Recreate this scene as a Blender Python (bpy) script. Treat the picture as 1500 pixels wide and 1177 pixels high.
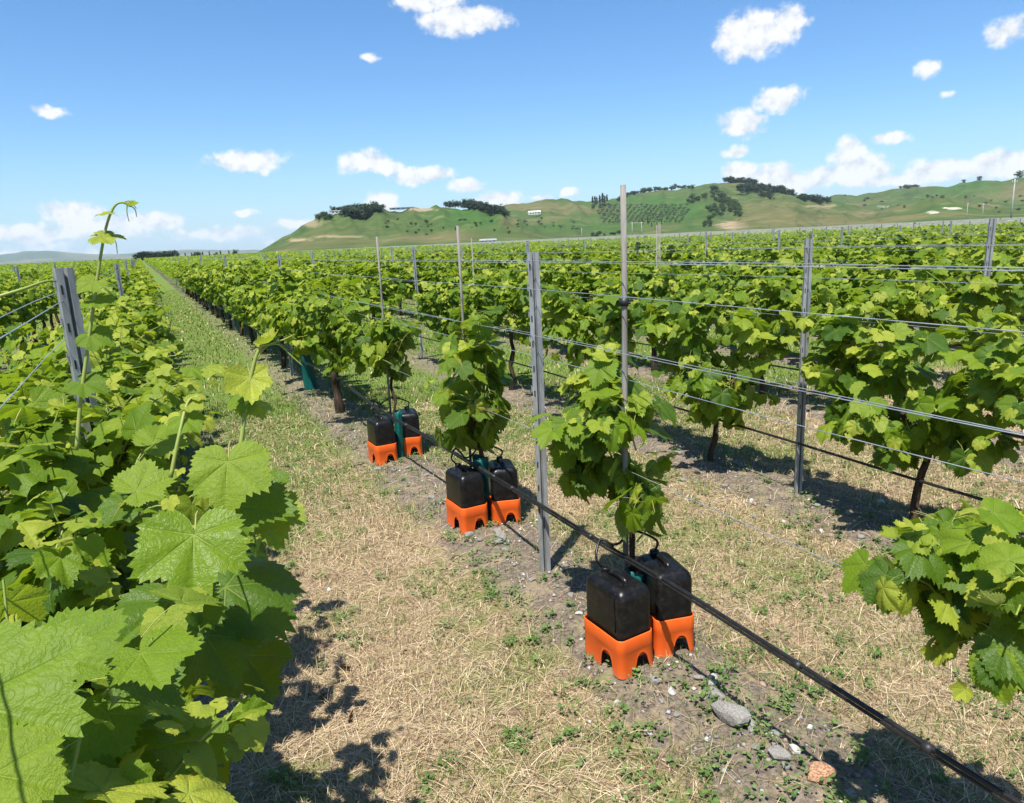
import bpy, math, random
import numpy as np
from mathutils import Vector, Matrix

# ------------------------------------------------------------------ camera, sky, sun, exposure
for o_ in list(bpy.data.objects): bpy.data.objects.remove(o_)
SC = bpy.context.scene
COL = SC.collection
PW, PH, FPX = 1500.0, 1177.0, 1050.0          # photograph size and focal length in its pixels
PITCH, YAW, ROLL, EYE = math.radians(12.68), math.radians(26.41), math.radians(2.7), 1.75
FWD = np.array([math.sin(YAW)*math.cos(PITCH), math.cos(YAW)*math.cos(PITCH), -math.sin(PITCH)])
_R = np.array([math.cos(YAW), -math.sin(YAW), 0.0]); _U = np.cross(_R, FWD)
RGT = _R*math.cos(ROLL) - _U*math.sin(ROLL); UPV = _U*math.cos(ROLL) + _R*math.sin(ROLL)
CAMP = np.array([0.0, 0.0, EYE])
cam_d = bpy.data.cameras.new('camera'); cam = bpy.data.objects.new('camera', cam_d); COL.objects.link(cam)
cam_d.sensor_width = 36.0; cam_d.sensor_fit = 'HORIZONTAL'; cam_d.lens = FPX/PW*36.0
cam_d.clip_start = 0.05; cam_d.clip_end = 60000
cam.matrix_world = Matrix(((RGT[0], UPV[0], -FWD[0], 0), (RGT[1], UPV[1], -FWD[1], 0), (RGT[2], UPV[2], -FWD[2], EYE), (0, 0, 0, 1)))
SC.camera = cam

def ray(px, py):
    v = FWD + RGT*(px-PW/2)/FPX - UPV*(py-PH/2)/FPX
    return v/np.linalg.norm(v)
def azel(px, py):
    v = ray(px, py); return math.atan2(v[0], v[1]), math.asin(v[2])
def at_dist(px, py, d): return CAMP + ray(px, py)*d
def project(P):
    v = np.asarray(P, float) - CAMP; z = v@FWD
    return PW/2 + FPX*(v@RGT)/z, PH/2 - FPX*(v@UPV)/z, z

SUN_AZ, SUN_EL = math.radians(228), math.radians(66)      # compass angle from +Y, clockwise
SUN_DIR = np.array([math.sin(SUN_AZ)*math.cos(SUN_EL), math.cos(SUN_AZ)*math.cos(SUN_EL), math.sin(SUN_EL)])
sun_d = bpy.data.lights.new('sun', 'SUN'); sun_d.energy = 5.0; sun_d.angle = math.radians(0.53); sun_d.color = (1.0, 0.955, 0.88)
sun = bpy.data.objects.new('sun', sun_d); COL.objects.link(sun)
sun.rotation_euler = Vector(SUN_DIR).to_track_quat('Z', 'Y').to_euler(); sun.location = (-6, -6, 30)

class NT:
    """small helper to write node trees"""
    def __init__(s, tree): s.t = tree; s.n = tree.nodes; s.l = tree.links
    def new(s, typ, **kw):
        nd = s.n.new(typ)
        for k, v in kw.items(): setattr(nd, k, v)
        return nd
    def put(s, sock, v):
        if v is None: return
        if isinstance(v, bpy.types.NodeSocket): s.l.new(v, sock)
        else: sock.default_value = v
    def math(s, op, a, b=None, c=None, clamp=False):
        nd = s.new('ShaderNodeMath', operation=op); nd.use_clamp = clamp
        s.put(nd.inputs[0], a); s.put(nd.inputs[1], b); s.put(nd.inputs[2], c); return nd.outputs[0]
    def vec(s, op, a, b=None):
        nd = s.new('ShaderNodeVectorMath', operation=op); s.put(nd.inputs[0], a); s.put(nd.inputs[1], b)
        return nd.outputs['Value'] if op in ('LENGTH', 'DOT_PRODUCT', 'DISTANCE') else nd.outputs[0]
    def noise(s, vec, scale, detail=4, rough=0.55, dist=0.0):
        nd = s.new('ShaderNodeTexNoise'); s.put(nd.inputs['Vector'], vec)
        nd.inputs['Scale'].default_value = scale; nd.inputs['Detail'].default_value = detail
        nd.inputs['Roughness'].default_value = rough; nd.inputs['Distortion'].default_value = dist
        return nd.outputs['Fac']
    def smooth(s, x, lo, hi, a=0.0, b=1.0):
        nd = s.new('ShaderNodeMapRange', interpolation_type='SMOOTHSTEP'); s.put(nd.inputs['Value'], x)
        nd.inputs['From Min'].default_value = lo; nd.inputs['From Max'].default_value = hi
        nd.inputs['To Min'].default_value = a; nd.inputs['To Max'].default_value = b
        return nd.outputs['Result']
    def mix(s, f, a, b, blend='MIX'):
        nd = s.new('ShaderNodeMix', data_type='RGBA', blend_type=blend)
        s.put(nd.inputs[0], f)
        for k, v in ((6, a), (7, b)):
            if isinstance(v, tuple) and len(v) == 3: v = (*v, 1)
            s.put(nd.inputs[k], v)
        return nd.outputs[2]

SC.render.engine = 'CYCLES'
world = bpy.data.worlds.new('World'); SC.world = world; world.use_nodes = True
w = NT(world.node_tree); w.n.clear()
sky = w.new('ShaderNodeTexSky', sky_type='NISHITA'); sky.sun_disc = False
sky.sun_elevation = SUN_EL; sky.sun_rotation = SUN_AZ; sky.altitude = 30; sky.air_density = 1.0; sky.dust_density = 0.55; sky.ozone_density = 2.2
SKY_STRENGTH = 0.076
hs = w.new('ShaderNodeHueSaturation'); hs.inputs['Saturation'].default_value = 1.15; hs.inputs['Value'].default_value = 1.0
w.l.new(sky.outputs[0], hs.inputs['Color'])
tc = w.new('ShaderNodeTexCoord')
sep = w.new('ShaderNodeSeparateXYZ'); w.l.new(tc.outputs['Generated'], sep.inputs[0])
az = w.math('ARCTAN2', sep.outputs[0], sep.outputs[1]); el = w.math('ARCSINE', sep.outputs[2])
cmb = w.new('ShaderNodeCombineXYZ'); w.l.new(az, cmb.inputs[0]); w.l.new(el, cmb.inputs[1])
AE = cmb.outputs[0]
wn = w.new('ShaderNodeTexNoise'); w.l.new(AE, wn.inputs['Vector']); wn.inputs['Scale'].default_value = 26; wn.inputs['Detail'].default_value = 3
warp = w.vec('MULTIPLY', w.vec('SUBTRACT', wn.outputs['Color'], (0.5, 0.5, 0.5)), (0.035, 0.022, 0))
AEw = w.vec('ADD', AE, warp)
CLOUDS = [(630, 2, 62, 22, 1), (680, 30, 75, 27, 1), (1098, 52, 62, 44, 1.1), (1150, 38, 40, 34, 1), (1140, 148, 42, 22, 1), (1090, 180, 44, 22, 1), (1076, 221, 20, 13, .8),
          (1360, 102, 27, 15, .8), (1385, 139, 12, 9, .7), (1472, 47, 48, 24, .75), (1303, 204, 36, 12, .9), (362, 237, 66, 20, 1.05), (535, 237, 42, 20, 1.05), (566, 247, 36, 12, .95),
          (618, 257, 52, 17, 1.05), (684, 272, 30, 12, 1), (558, 296, 34, 18, 1.1), (735, 291, 44, 16, 1.1), (836, 285, 15, 9, 1), (795, 290, 20, 6, .9), (70, 162, 32, 9, .8), (358, 315, 22, 7, .9),
          (108, 318, 50, 26, .95), (145, 336, 95, 20, .85), (215, 326, 64, 20, .95), (60, 345, 80, 12, .8), (330, 340, 70, 10, .7), (1243, 222, 30, 28, 1.1), (1265, 250, 66, 28, 1.1), (1085, 252, 32, 18, 1.1), (1130, 262, 46, 24, 1.1), (1215, 258, 60, 18, 1),
          (1375, 250, 75, 24, 1.1), (1462, 244, 75, 26, 1.15), (1170, 268, 70, 16, 1.0), (1310, 262, 90, 16, 1.0), (543, 87, 14, 7, .55), (20, 340, 60, 16, .85), (300, 345, 60, 10, .7), (430, 330, 45, 9, .75)]
B = None
for (cx, cy, rx, ry, s) in CLOUDS:
    a, e = azel(cx, cy)
    a1, _ = azel(cx+rx, cy); _, e1 = azel(cx, cy-ry)
    v = w.vec('MULTIPLY', w.vec('SUBTRACT', AEw, (a, e, 0)), (1/abs(a1-a), 1/abs(e1-e), 0))
    q = w.math('MULTIPLY', w.math('SUBTRACT', 1.0, w.vec('LENGTH', v)), s)
    B = q if B is None else w.math('MAXIMUM', B, q)
# a low bank of cumulus all round the horizon and a thin scatter higher up, everywhere
bn = w.noise(w.vec('MULTIPLY', AEw, (1, 2.2, 1)), 9.0, 4, .55)
band = w.math('SUBTRACT', w.math('ADD', w.math('MULTIPLY', bn, 2.6), -1.15), w.math('MULTIPLY', el, 15.0))
B = w.math('MAXIMUM', B, w.math('MINIMUM', band, 0.32))
fine = w.noise(AE, 46.0, 9, .60)
fine2 = w.noise(w.vec('ADD', AE, (-0.005, 0.011, 0)), 46.0, 9, .60)
dens = w.math('ADD', B, w.math('MULTIPLY', w.math('SUBTRACT', fine, 0.50), 1.40))
mask = w.smooth(dens, -0.05, 0.48)
mask = w.math('MULTIPLY', mask, 0.95)
lit = w.math('ADD', w.math('MULTIPLY', w.math('SUBTRACT', fine, fine2), 2.2), w.smooth(dens, 0.1, 1.0, 0.82, 0.97), clamp=True)
ccol = w.mix(lit, (0.50, 0.585, 0.70), (1.0, 1.0, 1.0))
cl_v = w.vec('MULTIPLY', ccol, (0.58/SKY_STRENGTH,)*3)
# pale veil of moist air just above the horizon
veil = w.math('MULTIPLY', w.smooth(el, 0.0, 0.16, 1.0, 0.0), 0.35)
skyg = w.vec('MULTIPLY', hs.outputs[0], (0.86, 1.09, 1.28))
skyc = w.mix(veil, skyg, tuple(c/SKY_STRENGTH for c in (0.26, 0.375, 0.52)))
bg = w.new('ShaderNodeBackground'); bg.inputs['Strength'].default_value = SKY_STRENGTH
w.l.new(w.mix(mask, skyc, cl_v), bg.inputs['Color'])
wo = w.new('ShaderNodeOutputWorld'); w.l.new(bg.outputs[0], wo.inputs[0])
world.cycles.sampling_method = 'MANUAL'; world.cycles.sample_map_resolution = 512

SC.view_settings.view_transform = 'Standard'; SC.view_settings.look = 'None'
SC.view_settings.exposure = 0.88; SC.view_settings.gamma = 1.0; SC.view_settings.use_curve_mapping = False
SC.cycles.max_bounces = 5; SC.cycles.diffuse_bounces = 3; SC.cycles.glossy_bounces = 2; SC.cycles.transmission_bounces = 3; SC.cycles.transparent_max_bounces = 4; SC.cycles.volume_bounces = 0

# ------------------------------------------------------------------ helpers
RNG = np.random.default_rng(7)
random.seed(7)

def _hash(ix, iy, seed):
    n = (ix.astype(np.int64)*374761393 + iy.astype(np.int64)*668265263 + seed*1442695041) & 0x7fffffff
    n = ((n ^ (n >> 13))*1274126177) & 0x7fffffff
    return ((n ^ (n >> 16)) & 0xffff)/65535.0
def vnoise(x, y, seed=0):
    x = np.asarray(x, float); y = np.asarray(y, float)
    ix = np.floor(x); iy = np.floor(y); fx = x-ix; fy = y-iy
    fx = fx*fx*(3-2*fx); fy = fy*fy*(3-2*fy)
    a = _hash(ix, iy, seed); b = _hash(ix+1, iy, seed); c = _hash(ix, iy+1, seed); d = _hash(ix+1, iy+1, seed)
    return (a*(1-fx)+b*fx)*(1-fy) + (c*(1-fx)+d*fx)*fy
def fbm(x, y, seed=0, oct=4):
    s = 0; a = .5; t = 0
    for k in range(oct):
        s = s + a*vnoise(np.asarray(x)*2**k, np.asarray(y)*2**k, seed+k*17); t += a; a *= .5
    return s/t
def sstep(x, a, b):
    t = np.clip((np.asarray(x, float)-a)/(b-a), 0, 1); return t*t*(3-2*t)

ROW0, PITCHX = 1.67, 1.95                       # row with the jerrycans, distance between rows
def rowx(k): return ROW0 + PITCHX*k
def rowdist(x): return np.abs(np.mod((np.asarray(x, float)-ROW0)/PITCHX+.5, 1)-.5)*PITCHX
def gh(x, y):
    x = np.asarray(x, float); y = np.asarray(y, float)
    far = np.exp(-(x*x+y*y)/(45.0**2))
    b = 0.055*np.exp(-(rowdist(x)/.30)**2)
    return far*(b + 0.030*(fbm(x*1.6, y*1.6, 3, 3)-.5) + 0.030*(fbm(x*6, y*6, 9, 3)-.5)*np.exp(-(rowdist(x)/.4)**2))
def gz(x, y): return float(gh(np.array([x]), np.array([y]))[0])

def tag(o, label=None, cat=None, group=None, kind=None):
    if label: o['label'] = label
    if cat: o['category'] = cat
    if group: o['group'] = group
    if kind: o['kind'] = kind
    return o
def link(name, data, parent=None, loc=None):
    o = bpy.data.objects.new(name, data); COL.objects.link(o)
    if parent is not None: o.parent = parent
    if loc is not None: o.location = loc
    return o
def empty(name, loc, label=None, cat=None, group=None):
    o = link(name, None, None, loc); o.empty_display_size = .1
    return tag(o, label, cat, group)
def pymesh(name, verts, faces, mats, midx=None, smooth=True, uv=None, tint=None, color=None):
    me = bpy.data.meshes.new(name); me.from_pydata([tuple(map(float, v)) for v in verts], [], [tuple(map(int, f)) for f in faces]); 
    for m in (mats if isinstance(mats, (list, tuple)) else [mats]): me.materials.append(m)
    if midx is not None: me.polygons.foreach_set('material_index', np.asarray(midx, np.int32))
    me.polygons.foreach_set('use_smooth', np.full(len(me.polygons), bool(smooth)))
    attrs(me, uv, tint, color); me.update(); return me
def attrs(me, uv=None, tint=None, color=None):
    if uv is not None:
        lay = me.uv_layers.new(name='UVMap'); li = np.zeros(len(me.loops), np.int32); me.loops.foreach_get('vertex_index', li)
        lay.data.foreach_set('uv', np.asarray(uv, np.float32)[li].ravel())
    if tint is not None:
        a = me.attributes.new('tint', 'FLOAT', 'POINT'); a.data.foreach_set('value', np.asarray(tint, np.float32))
    if color is not None:
        a = me.attributes.new('tone', 'FLOAT_COLOR', 'POINT'); c = np.ones((len(color), 4), np.float32); c[:, :3] = color
        a.data.foreach_set('color', c.ravel())
def npmesh(name, V, F, mats, smooth=True, uv=None, tint=None, color=None, midx=None):
    """V (n,3); F (m,k) with one polygon size k"""
    me = bpy.data.meshes.new(name); V = np.ascontiguousarray(V, np.float32); F = np.ascontiguousarray(F, np.int32)
    m, k = F.shape
    me.vertices.add(len(V)); me.vertices.foreach_set('co', V.ravel())
    me.loops.add(m*k); me.loops.foreach_set('vertex_index', F.ravel())
    me.polygons.add(m); me.polygons.foreach_set('loop_start', np.arange(0, m*k, k, dtype=np.int32))
    for mt in (mats if isinstance(mats, (list, tuple)) else [mats]): me.materials.append(mt)
    if midx is not None: me.polygons.foreach_set('material_index', np.asarray(midx, np.int32))
    me.polygons.foreach_set('use_smooth', np.full(m, bool(smooth)))
    me.update(calc_edges=True); me.validate()
    attrs(me, uv, tint, color); me.update(); return me

class MB:
    """collects tubes, boxes and rings for ONE mesh"""
    def __init__(s): s.v = []; s.f = []; s.m = []
    def tube(s, pts, rad, sides=8, cap=True, mi=0):
        pts = [np.asarray(p, float) for p in pts]; n = len(pts)
        if np.isscalar(rad): rad = [rad]*n
        b = len(s.v); ref = None
        for i, p in enumerate(pts):
            t = pts[min(i+1, n-1)]-pts[max(i-1, 0)]; t = t/(np.linalg.norm(t)+1e-9)
            if ref is None: ref = np.array([1., 0, 0]) if abs(t[0]) < .8 else np.array([0, 1., 0])
            u = ref - t*(ref@t); u /= np.linalg.norm(u)+1e-9; ref = u; q = np.cross(t, u)
            for k in range(sides):
                a = 2*math.pi*k/sides; s.v.append(p + rad[i]*(u*math.cos(a)+q*math.sin(a)))
        for i in range(n-1):
            for k in range(sides):
                k2 = (k+1) % sides
                s.f.append((b+i*sides+k, b+i*sides+k2, b+(i+1)*sides+k2, b+(i+1)*sides+k)); s.m.append(mi)
        if cap:
            s.f.append(tuple(b+k for k in reversed(range(sides)))); s.m.append(mi)
            s.f.append(tuple(b+(n-1)*sides+k for k in range(sides))); s.m.append(mi)
        return s
    def box(s, c, d, mi=0):
        b = len(s.v); c = np.asarray(c, float)
        for z in (-1, 1):
            for x, y in ((-1, -1), (1, -1), (1, 1), (-1, 1)): s.v.append(c+np.array([x*d[0], y*d[1], z*d[2]])/2)
        for q in ((3, 2, 1, 0), (4, 5, 6, 7), (0, 1, 5, 4), (1, 2, 6, 5), (2, 3, 7, 6), (3, 0, 4, 7)):
            s.f.append(tuple(b+i for i in q)); s.m.append(mi)
        return s
    def loft(s, rings, cap0=True, cap1=True, mi=0, closed=True):
        b = len(s.v); n = len(rings[0])
        for r in rings: s.v.extend([np.asarray(p, float) for p in r])
        for i in range(len(rings)-1):
            for k in range(n if closed else n-1):
                k2 = (k+1) % n
                s.f.append((b+i*n+k, b+i*n+k2, b+(i+1)*n+k2, b+(i+1)*n+k)); s.m.append(mi)
        if cap0: s.f.append(tuple(b+k for k in reversed(range(n)))); s.m.append(mi)
        if cap1: s.f.append(tuple(b+(len(rings)-1)*n+k for k in range(n))); s.m.append(mi)
        return s
    def mesh(s, name, mats, smooth=True): return pymesh(name, s.v, s.f, mats, s.m, smooth)
    def build(s, name, mats, parent=None, loc=None, smooth=True): return link(name, s.mesh(name, mats, smooth), parent, loc)

def bez(ps, n=12):
    """Catmull-Rom through points"""
    ps = [np.asarray(p, float) for p in ps]; q = [2*ps[0]-ps[1]]+ps+[2*ps[-1]-ps[-2]]; out = []
    for i in range(1, len(q)-2):
        for k in range(n):
            t = k/n; a, b, c, d = q[i-1], q[i], q[i+1], q[i+2]
            out.append(.5*((2*b)+(-a+c)*t+(2*a-5*b+4*c-d)*t*t+(-a+3*b-3*c+d)*t**3))
    out.append(ps[-1]); return out
def rrect(w_, d_, r, n=5, z=0.0, cx=0.0, cy=0.0):
    out = []
    for (sx, sy, a0) in ((1, 1, 0), (-1, 1, 90), (-1, -1, 180), (1, -1, 270)):
        for k in range(n+1):
            a = math.radians(a0+90*k/n); out.append((cx+sx*(w_/2-r)+r*math.cos(a), cy+sy*(d_/2-r)+r*math.sin(a), z))
    return out

# ------------------------------------------------------------------ materials
def material(name):
    m = bpy.data.materials.new(name); m.use_nodes = True; t = NT(m.node_tree); t.n.clear()
    out = t.new('ShaderNodeOutputMaterial'); return m, t, out
def principled(t, out, col, rough=.6, spec=.5, metal=0.0, bump=None, bstr=.3, bdist=.01):
    p = t.new('ShaderNodeBsdfPrincipled')
    t.put(p.inputs['Base Color'], (*col, 1) if isinstance(col, tuple) and len(col) == 3 else col)
    t.put(p.inputs['Roughness'], rough); p.inputs['Specular IOR Level'].default_value = spec; t.put(p.inputs['Metallic'], metal)
    if bump is not None:
        b = t.new('ShaderNodeBump'); b.inputs['Strength'].default_value = bstr; b.inputs['Distance'].default_value = bdist
        t.l.new(bump, b.inputs['Height']); t.l.new(b.outputs[0], p.inputs['Normal'])
    t.l.new(p.outputs[0], out.inputs[0]); return p
def noisy(name, c1, c2, scale, rough=.7, spec=.3, metal=0.0, bstr=.3, bdist=.005, coord='Object', detail=6, stretch=(1, 1, 1), lo=.3, hi=.7):
    m, t, out = material(name); tcn = t.new('ShaderNodeTexCoord')
    v = t.vec('MULTIPLY', tcn.outputs[coord], stretch)
    n = t.noise(v, scale, detail, .6); principled(t, out, t.mix(t.smooth(n, lo, hi), c1, c2), rough, spec, metal, n, bstr, bdist); return m

def leaf_material(name, per_object):
    m, t, out = material(name)
    if per_object:
        oi = t.new('ShaderNodeObjectInfo'); sp = t.new('ShaderNodeSeparateColor'); t.l.new(oi.outputs['Color'], sp.inputs[0]); tint = sp.outputs[0]; rnd = oi.outputs['Random']
    else:
        at = t.new('ShaderNodeAttribute', attribute_name='tint'); tint = at.outputs['Fac']; rnd = t.math('FRACT', t.math('MULTIPLY', tint, 37.7))
    uv = t.new('ShaderNodeUVMap'); s2 = t.new('ShaderNodeSeparateXYZ'); t.l.new(uv.outputs[0], s2.inputs[0]); U, V = s2.outputs[0], s2.outputs[1]
    main = t.smooth(t.math('ADD', V, t.math('MULTIPLY', U, 0.012)), 0.008, 0.024, 1.0, 0.0)
    wv = t.noise(uv.outputs[0], 6.0, 2, .5)
    ph = t.math('FRACT', t.math('ADD', t.math('MULTIPLY', t.math('SUBTRACT', U, t.math('MULTIPLY', V, 0.85)), 8.0), t.math('MULTIPLY', wv, 1.6)))
    sec = t.smooth(t.math('ABSOLUTE', t.math('SUBTRACT', ph, 0.5)), 0.01, 0.09, 0.30, 0.0)
    vein = t.math('MAXIMUM', main, sec)
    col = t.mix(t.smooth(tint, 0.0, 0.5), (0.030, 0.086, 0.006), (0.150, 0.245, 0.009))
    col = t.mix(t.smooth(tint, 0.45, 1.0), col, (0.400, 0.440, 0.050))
    tcn = t.new('ShaderNodeTexCoord')
    nz = t.noise(tcn.outputs['Object'], 5.0 if per_object else 30.0, 5, .6)
    col = t.mix(t.math('MULTIPLY', t.smooth(nz, .35, .75), .30), col, (0.060, 0.140, 0.014))
    nf = t.noise(uv.outputs[0], 42.0, 4, .7); col = t.mix(t.math('MULTIPLY', t.smooth(nf, .42, .72), .35), col, t.mix(.5, col, (0.20, 0.27, 0.03)))
    spot = t.smooth(t.noise(uv.outputs[0], 7.0, 3, .5), .70, .76); col = t.mix(t.math('MULTIPLY', spot, t.math('MULTIPLY', t.smooth(rnd, .7, .9), .5)), col, (0.20, 0.15, 0.03))
    col = t.mix(t.math('MULTIPLY', vein, 0.34), col, (0.30, 0.38, 0.08))
    geo = t.new('ShaderNodeNewGeometry')
    col_b = t.mix(0.35, col, (0.26, 0.33, 0.14))
    colf = t.mix(geo.outputs['Backfacing'], col, col_b)
    bump = t.new('ShaderNodeBump'); bump.inputs['Strength'].default_value = .42; bump.inputs['Distance'].default_value = .008
    cell = t.new('ShaderNodeTexVoronoi'); t.l.new(uv.outputs[0], cell.inputs['Vector']); cell.inputs['Scale'].default_value = 34
    hgt = t.math('SUBTRACT', t.math('ADD', t.math('MULTIPLY', t.math('SUBTRACT', 1.0, cell.outputs['Distance']), .16), t.math('MULTIPLY', t.noise(uv.outputs[0], 9.0, 3, .6), .9)), t.math('MULTIPLY', vein, .7))
    t.l.new(hgt, bump.inputs['Height'])
    p = t.new('ShaderNodeBsdfPrincipled'); t.l.new(colf, p.inputs['Base Color']); t.l.new(bump.outputs[0], p.inputs['Normal'])
    t.put(p.inputs['Roughness'], t.math('ADD', t.math('MULTIPLY', geo.outputs['Backfacing'], .35), t.math('ADD', .40, t.math('MULTIPLY', rnd, .18)))); p.inputs['Specular IOR Level'].default_value = .30
    tr = t.new('ShaderNodeBsdfTranslucent'); t.l.new(t.mix(.62, col, (0.31, 0.42, 0.010)), tr.inputs['Color']); t.l.new(bump.outputs[0], tr.inputs['Normal'])
    mx = t.new('ShaderNodeMixShader'); mx.inputs[0].default_value = .47
    t.l.new(p.outputs[0], mx.inputs[1]); t.l.new(tr.outputs[0], mx.inputs[2]); t.l.new(mx.outputs[0], out.inputs[0]); return m
M = {}
M['leaf'] = leaf_material('leaf', True)
M['leafj'] = leaf_material('leaf_massed', False)
M['petiole'] = noisy('petiole', (0.20, 0.27, 0.05), (0.30, 0.26, 0.07), 9, .5, .4)
M['shoot'] = noisy('green_shoot', (0.17, 0.26, 0.04), (0.24, 0.25, 0.06), 30, .5, .4)
M['cane'] = noisy('woody_cane', (0.055, 0.033, 0.020), (0.12, 0.080, 0.050), 60, .85, .2, bstr=.6, stretch=(1, 1, .2))
M['bark'] = noisy('vine_bark', (0.020, 0.014, 0.010), (0.085, 0.058, 0.040), 42, .9, .15, bstr=1.0, bdist=.012, stretch=(1, 1, .16))
M['bark_red'] = noisy('red_vine_bark', (0.035, 0.017, 0.012), (0.13, 0.062, 0.040), 42, .9, .15, bstr=1.0, bdist=.012, stretch=(1, 1, .16))
M['steel'] = noisy('galvanised_steel', (0.20, 0.21, 0.215), (0.36, 0.37, 0.37), 24, .5, .4, .35, .08, .002, stretch=(1, 1, .25))
M['wire'] = noisy('galvanised_wire', (0.34, 0.37, 0.37), (0.55, 0.58, 0.57), 8, .38, .5, .65, 0.0)
M['stake'] = noisy('weathered_stake', (0.13, 0.12, 0.105), (0.28, 0.26, 0.235), 40, .8, .2, bstr=.5, stretch=(1, 1, .08))
M['black'] = noisy('black_plastic', (0.004, 0.004, 0.0045), (0.007, 0.007, 0.008), 120, .30, .30, bstr=.12, bdist=.001)
M['pipe'] = noisy('black_pipe', (0.007, 0.007, 0.008), (0.016, 0.016, 0.016), 30, .34, .5, bstr=.05)
def dusty(name, c1, c2, dust, rough, spec, top):
    m, t, out = material(name); tcn = t.new('ShaderNodeTexCoord'); P = tcn.outputs['Object']; sp = t.new('ShaderNodeSeparateXYZ'); t.l.new(P, sp.inputs[0])
    n = t.noise(P, 30, 6, .65); n2 = t.noise(P, 150, 4, .6); low = t.smooth(t.math('ADD', sp.outputs[2], t.math('MULTIPLY', n, .07)), .02, .09, .62, .06)
    d = t.math('MULTIPLY', t.math('MULTIPLY', low, t.smooth(n, .35, .62)), t.smooth(n2, .3, .6, .5, 1.0)) if not top else t.math('MULTIPLY', t.smooth(n, .45, .75), .16)
    principled(t, out, t.mix(d, t.mix(n, c1, c2), dust), t.math('ADD', rough, t.math('MULTIPLY', d, .5)), spec, 0, n2, .05, .002); return m
M['orange'] = dusty('orange_plastic', (0.72, 0.095, 0.008), (0.80, 0.125, 0.014), (0.30, 0.20, 0.12), .42, .3, False)
M['black'] = dusty('black_can', (0.004, 0.004, 0.0045), (0.007, 0.007, 0.008), (0.10, 0.085, 0.065), .32, .30, True)
M['orange_plain'] = noisy('orange_plain', (0.72, 0.095, 0.008), (0.80, 0.120, 0.012), 14, .42, .3, bstr=.05)
def guard_mat():
    m, t, out = material('teal_netting'); tcn = t.new('ShaderNodeTexCoord'); n = t.noise(tcn.outputs['Object'], 60, 3)
    col = t.mix(n, (0.002, 0.085, 0.078), (0.004, 0.185, 0.160))
    p = t.new('ShaderNodeBsdfPrincipled'); t.l.new(col, p.inputs['Base Color']); p.inputs['Roughness'].default_value = .5
    tr = t.new('ShaderNodeBsdfTranslucent'); t.l.new(col, tr.inputs['Color']); mx = t.new('ShaderNodeMixShader'); mx.inputs[0].default_value = .4
    t.l.new(p.outputs[0], mx.inputs[1]); t.l.new(tr.outputs[0], mx.inputs[2]); t.l.new(mx.outputs[0], out.inputs[0]); return m
M['teal'] = guard_mat()
M['clip'] = noisy('clip_plastic', (0.010, 0.010, 0.010), (0.02, 0.02, 0.02), 20, .5, .4)
M['tie'] = noisy('pale_tape', (0.55, 0.56, 0.52), (0.70, 0.70, 0.66), 20, .6, .3)
M['stone'] = noisy('river_stone', (0.135, 0.128, 0.115), (0.29, 0.275, 0.25), 26, .85, .2, bstr=.5, bdist=.006)
M['stone_pale'] = noisy('pale_stone', (0.33, 0.32, 0.29), (0.52, 0.50, 0.46), 26, .85, .2, bstr=.5, bdist=.006)
M['stone_red'] = noisy('rusty_stone', (0.20, 0.090, 0.045), (0.40, 0.25, 0.15), 16, .8, .25, bstr=.5, bdist=.006, lo=.4, hi=.6)
M['dead'] = noisy('dead_leaf', (0.13, 0.055, 0.028), (0.26, 0.13, 0.07), 30, .8, .2)
def tone_mat(name, rough=.75, transl=.25, spec=.2):
    m, t, out = material(name); at = t.new('ShaderNodeAttribute', attribute_name='tone')
    p = t.new('ShaderNodeBsdfPrincipled'); t.l.new(at.outputs['Color'], p.inputs['Base Color']); p.inputs['Roughness'].default_value = rough; p.inputs['Specular IOR Level'].default_value = spec
    if transl:
        tr = t.new('ShaderNodeBsdfTranslucent'); t.l.new(at.outputs['Color'], tr.inputs['Color']); mx = t.new('ShaderNodeMixShader'); mx.inputs[0].default_value = transl
        t.l.new(p.outputs[0], mx.inputs[1]); t.l.new(tr.outputs[0], mx.inputs[2]); t.l.new(mx.outputs[0], out.inputs[0])
    else: t.l.new(p.outputs[0], out.inputs[0])
    return m
M['grass'] = tone_mat('grass_blades', .6, .25)
M['straw'] = tone_mat('dry_straw', .7, .15)
M['pebble'] = tone_mat('pebble', .85, 0)

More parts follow.
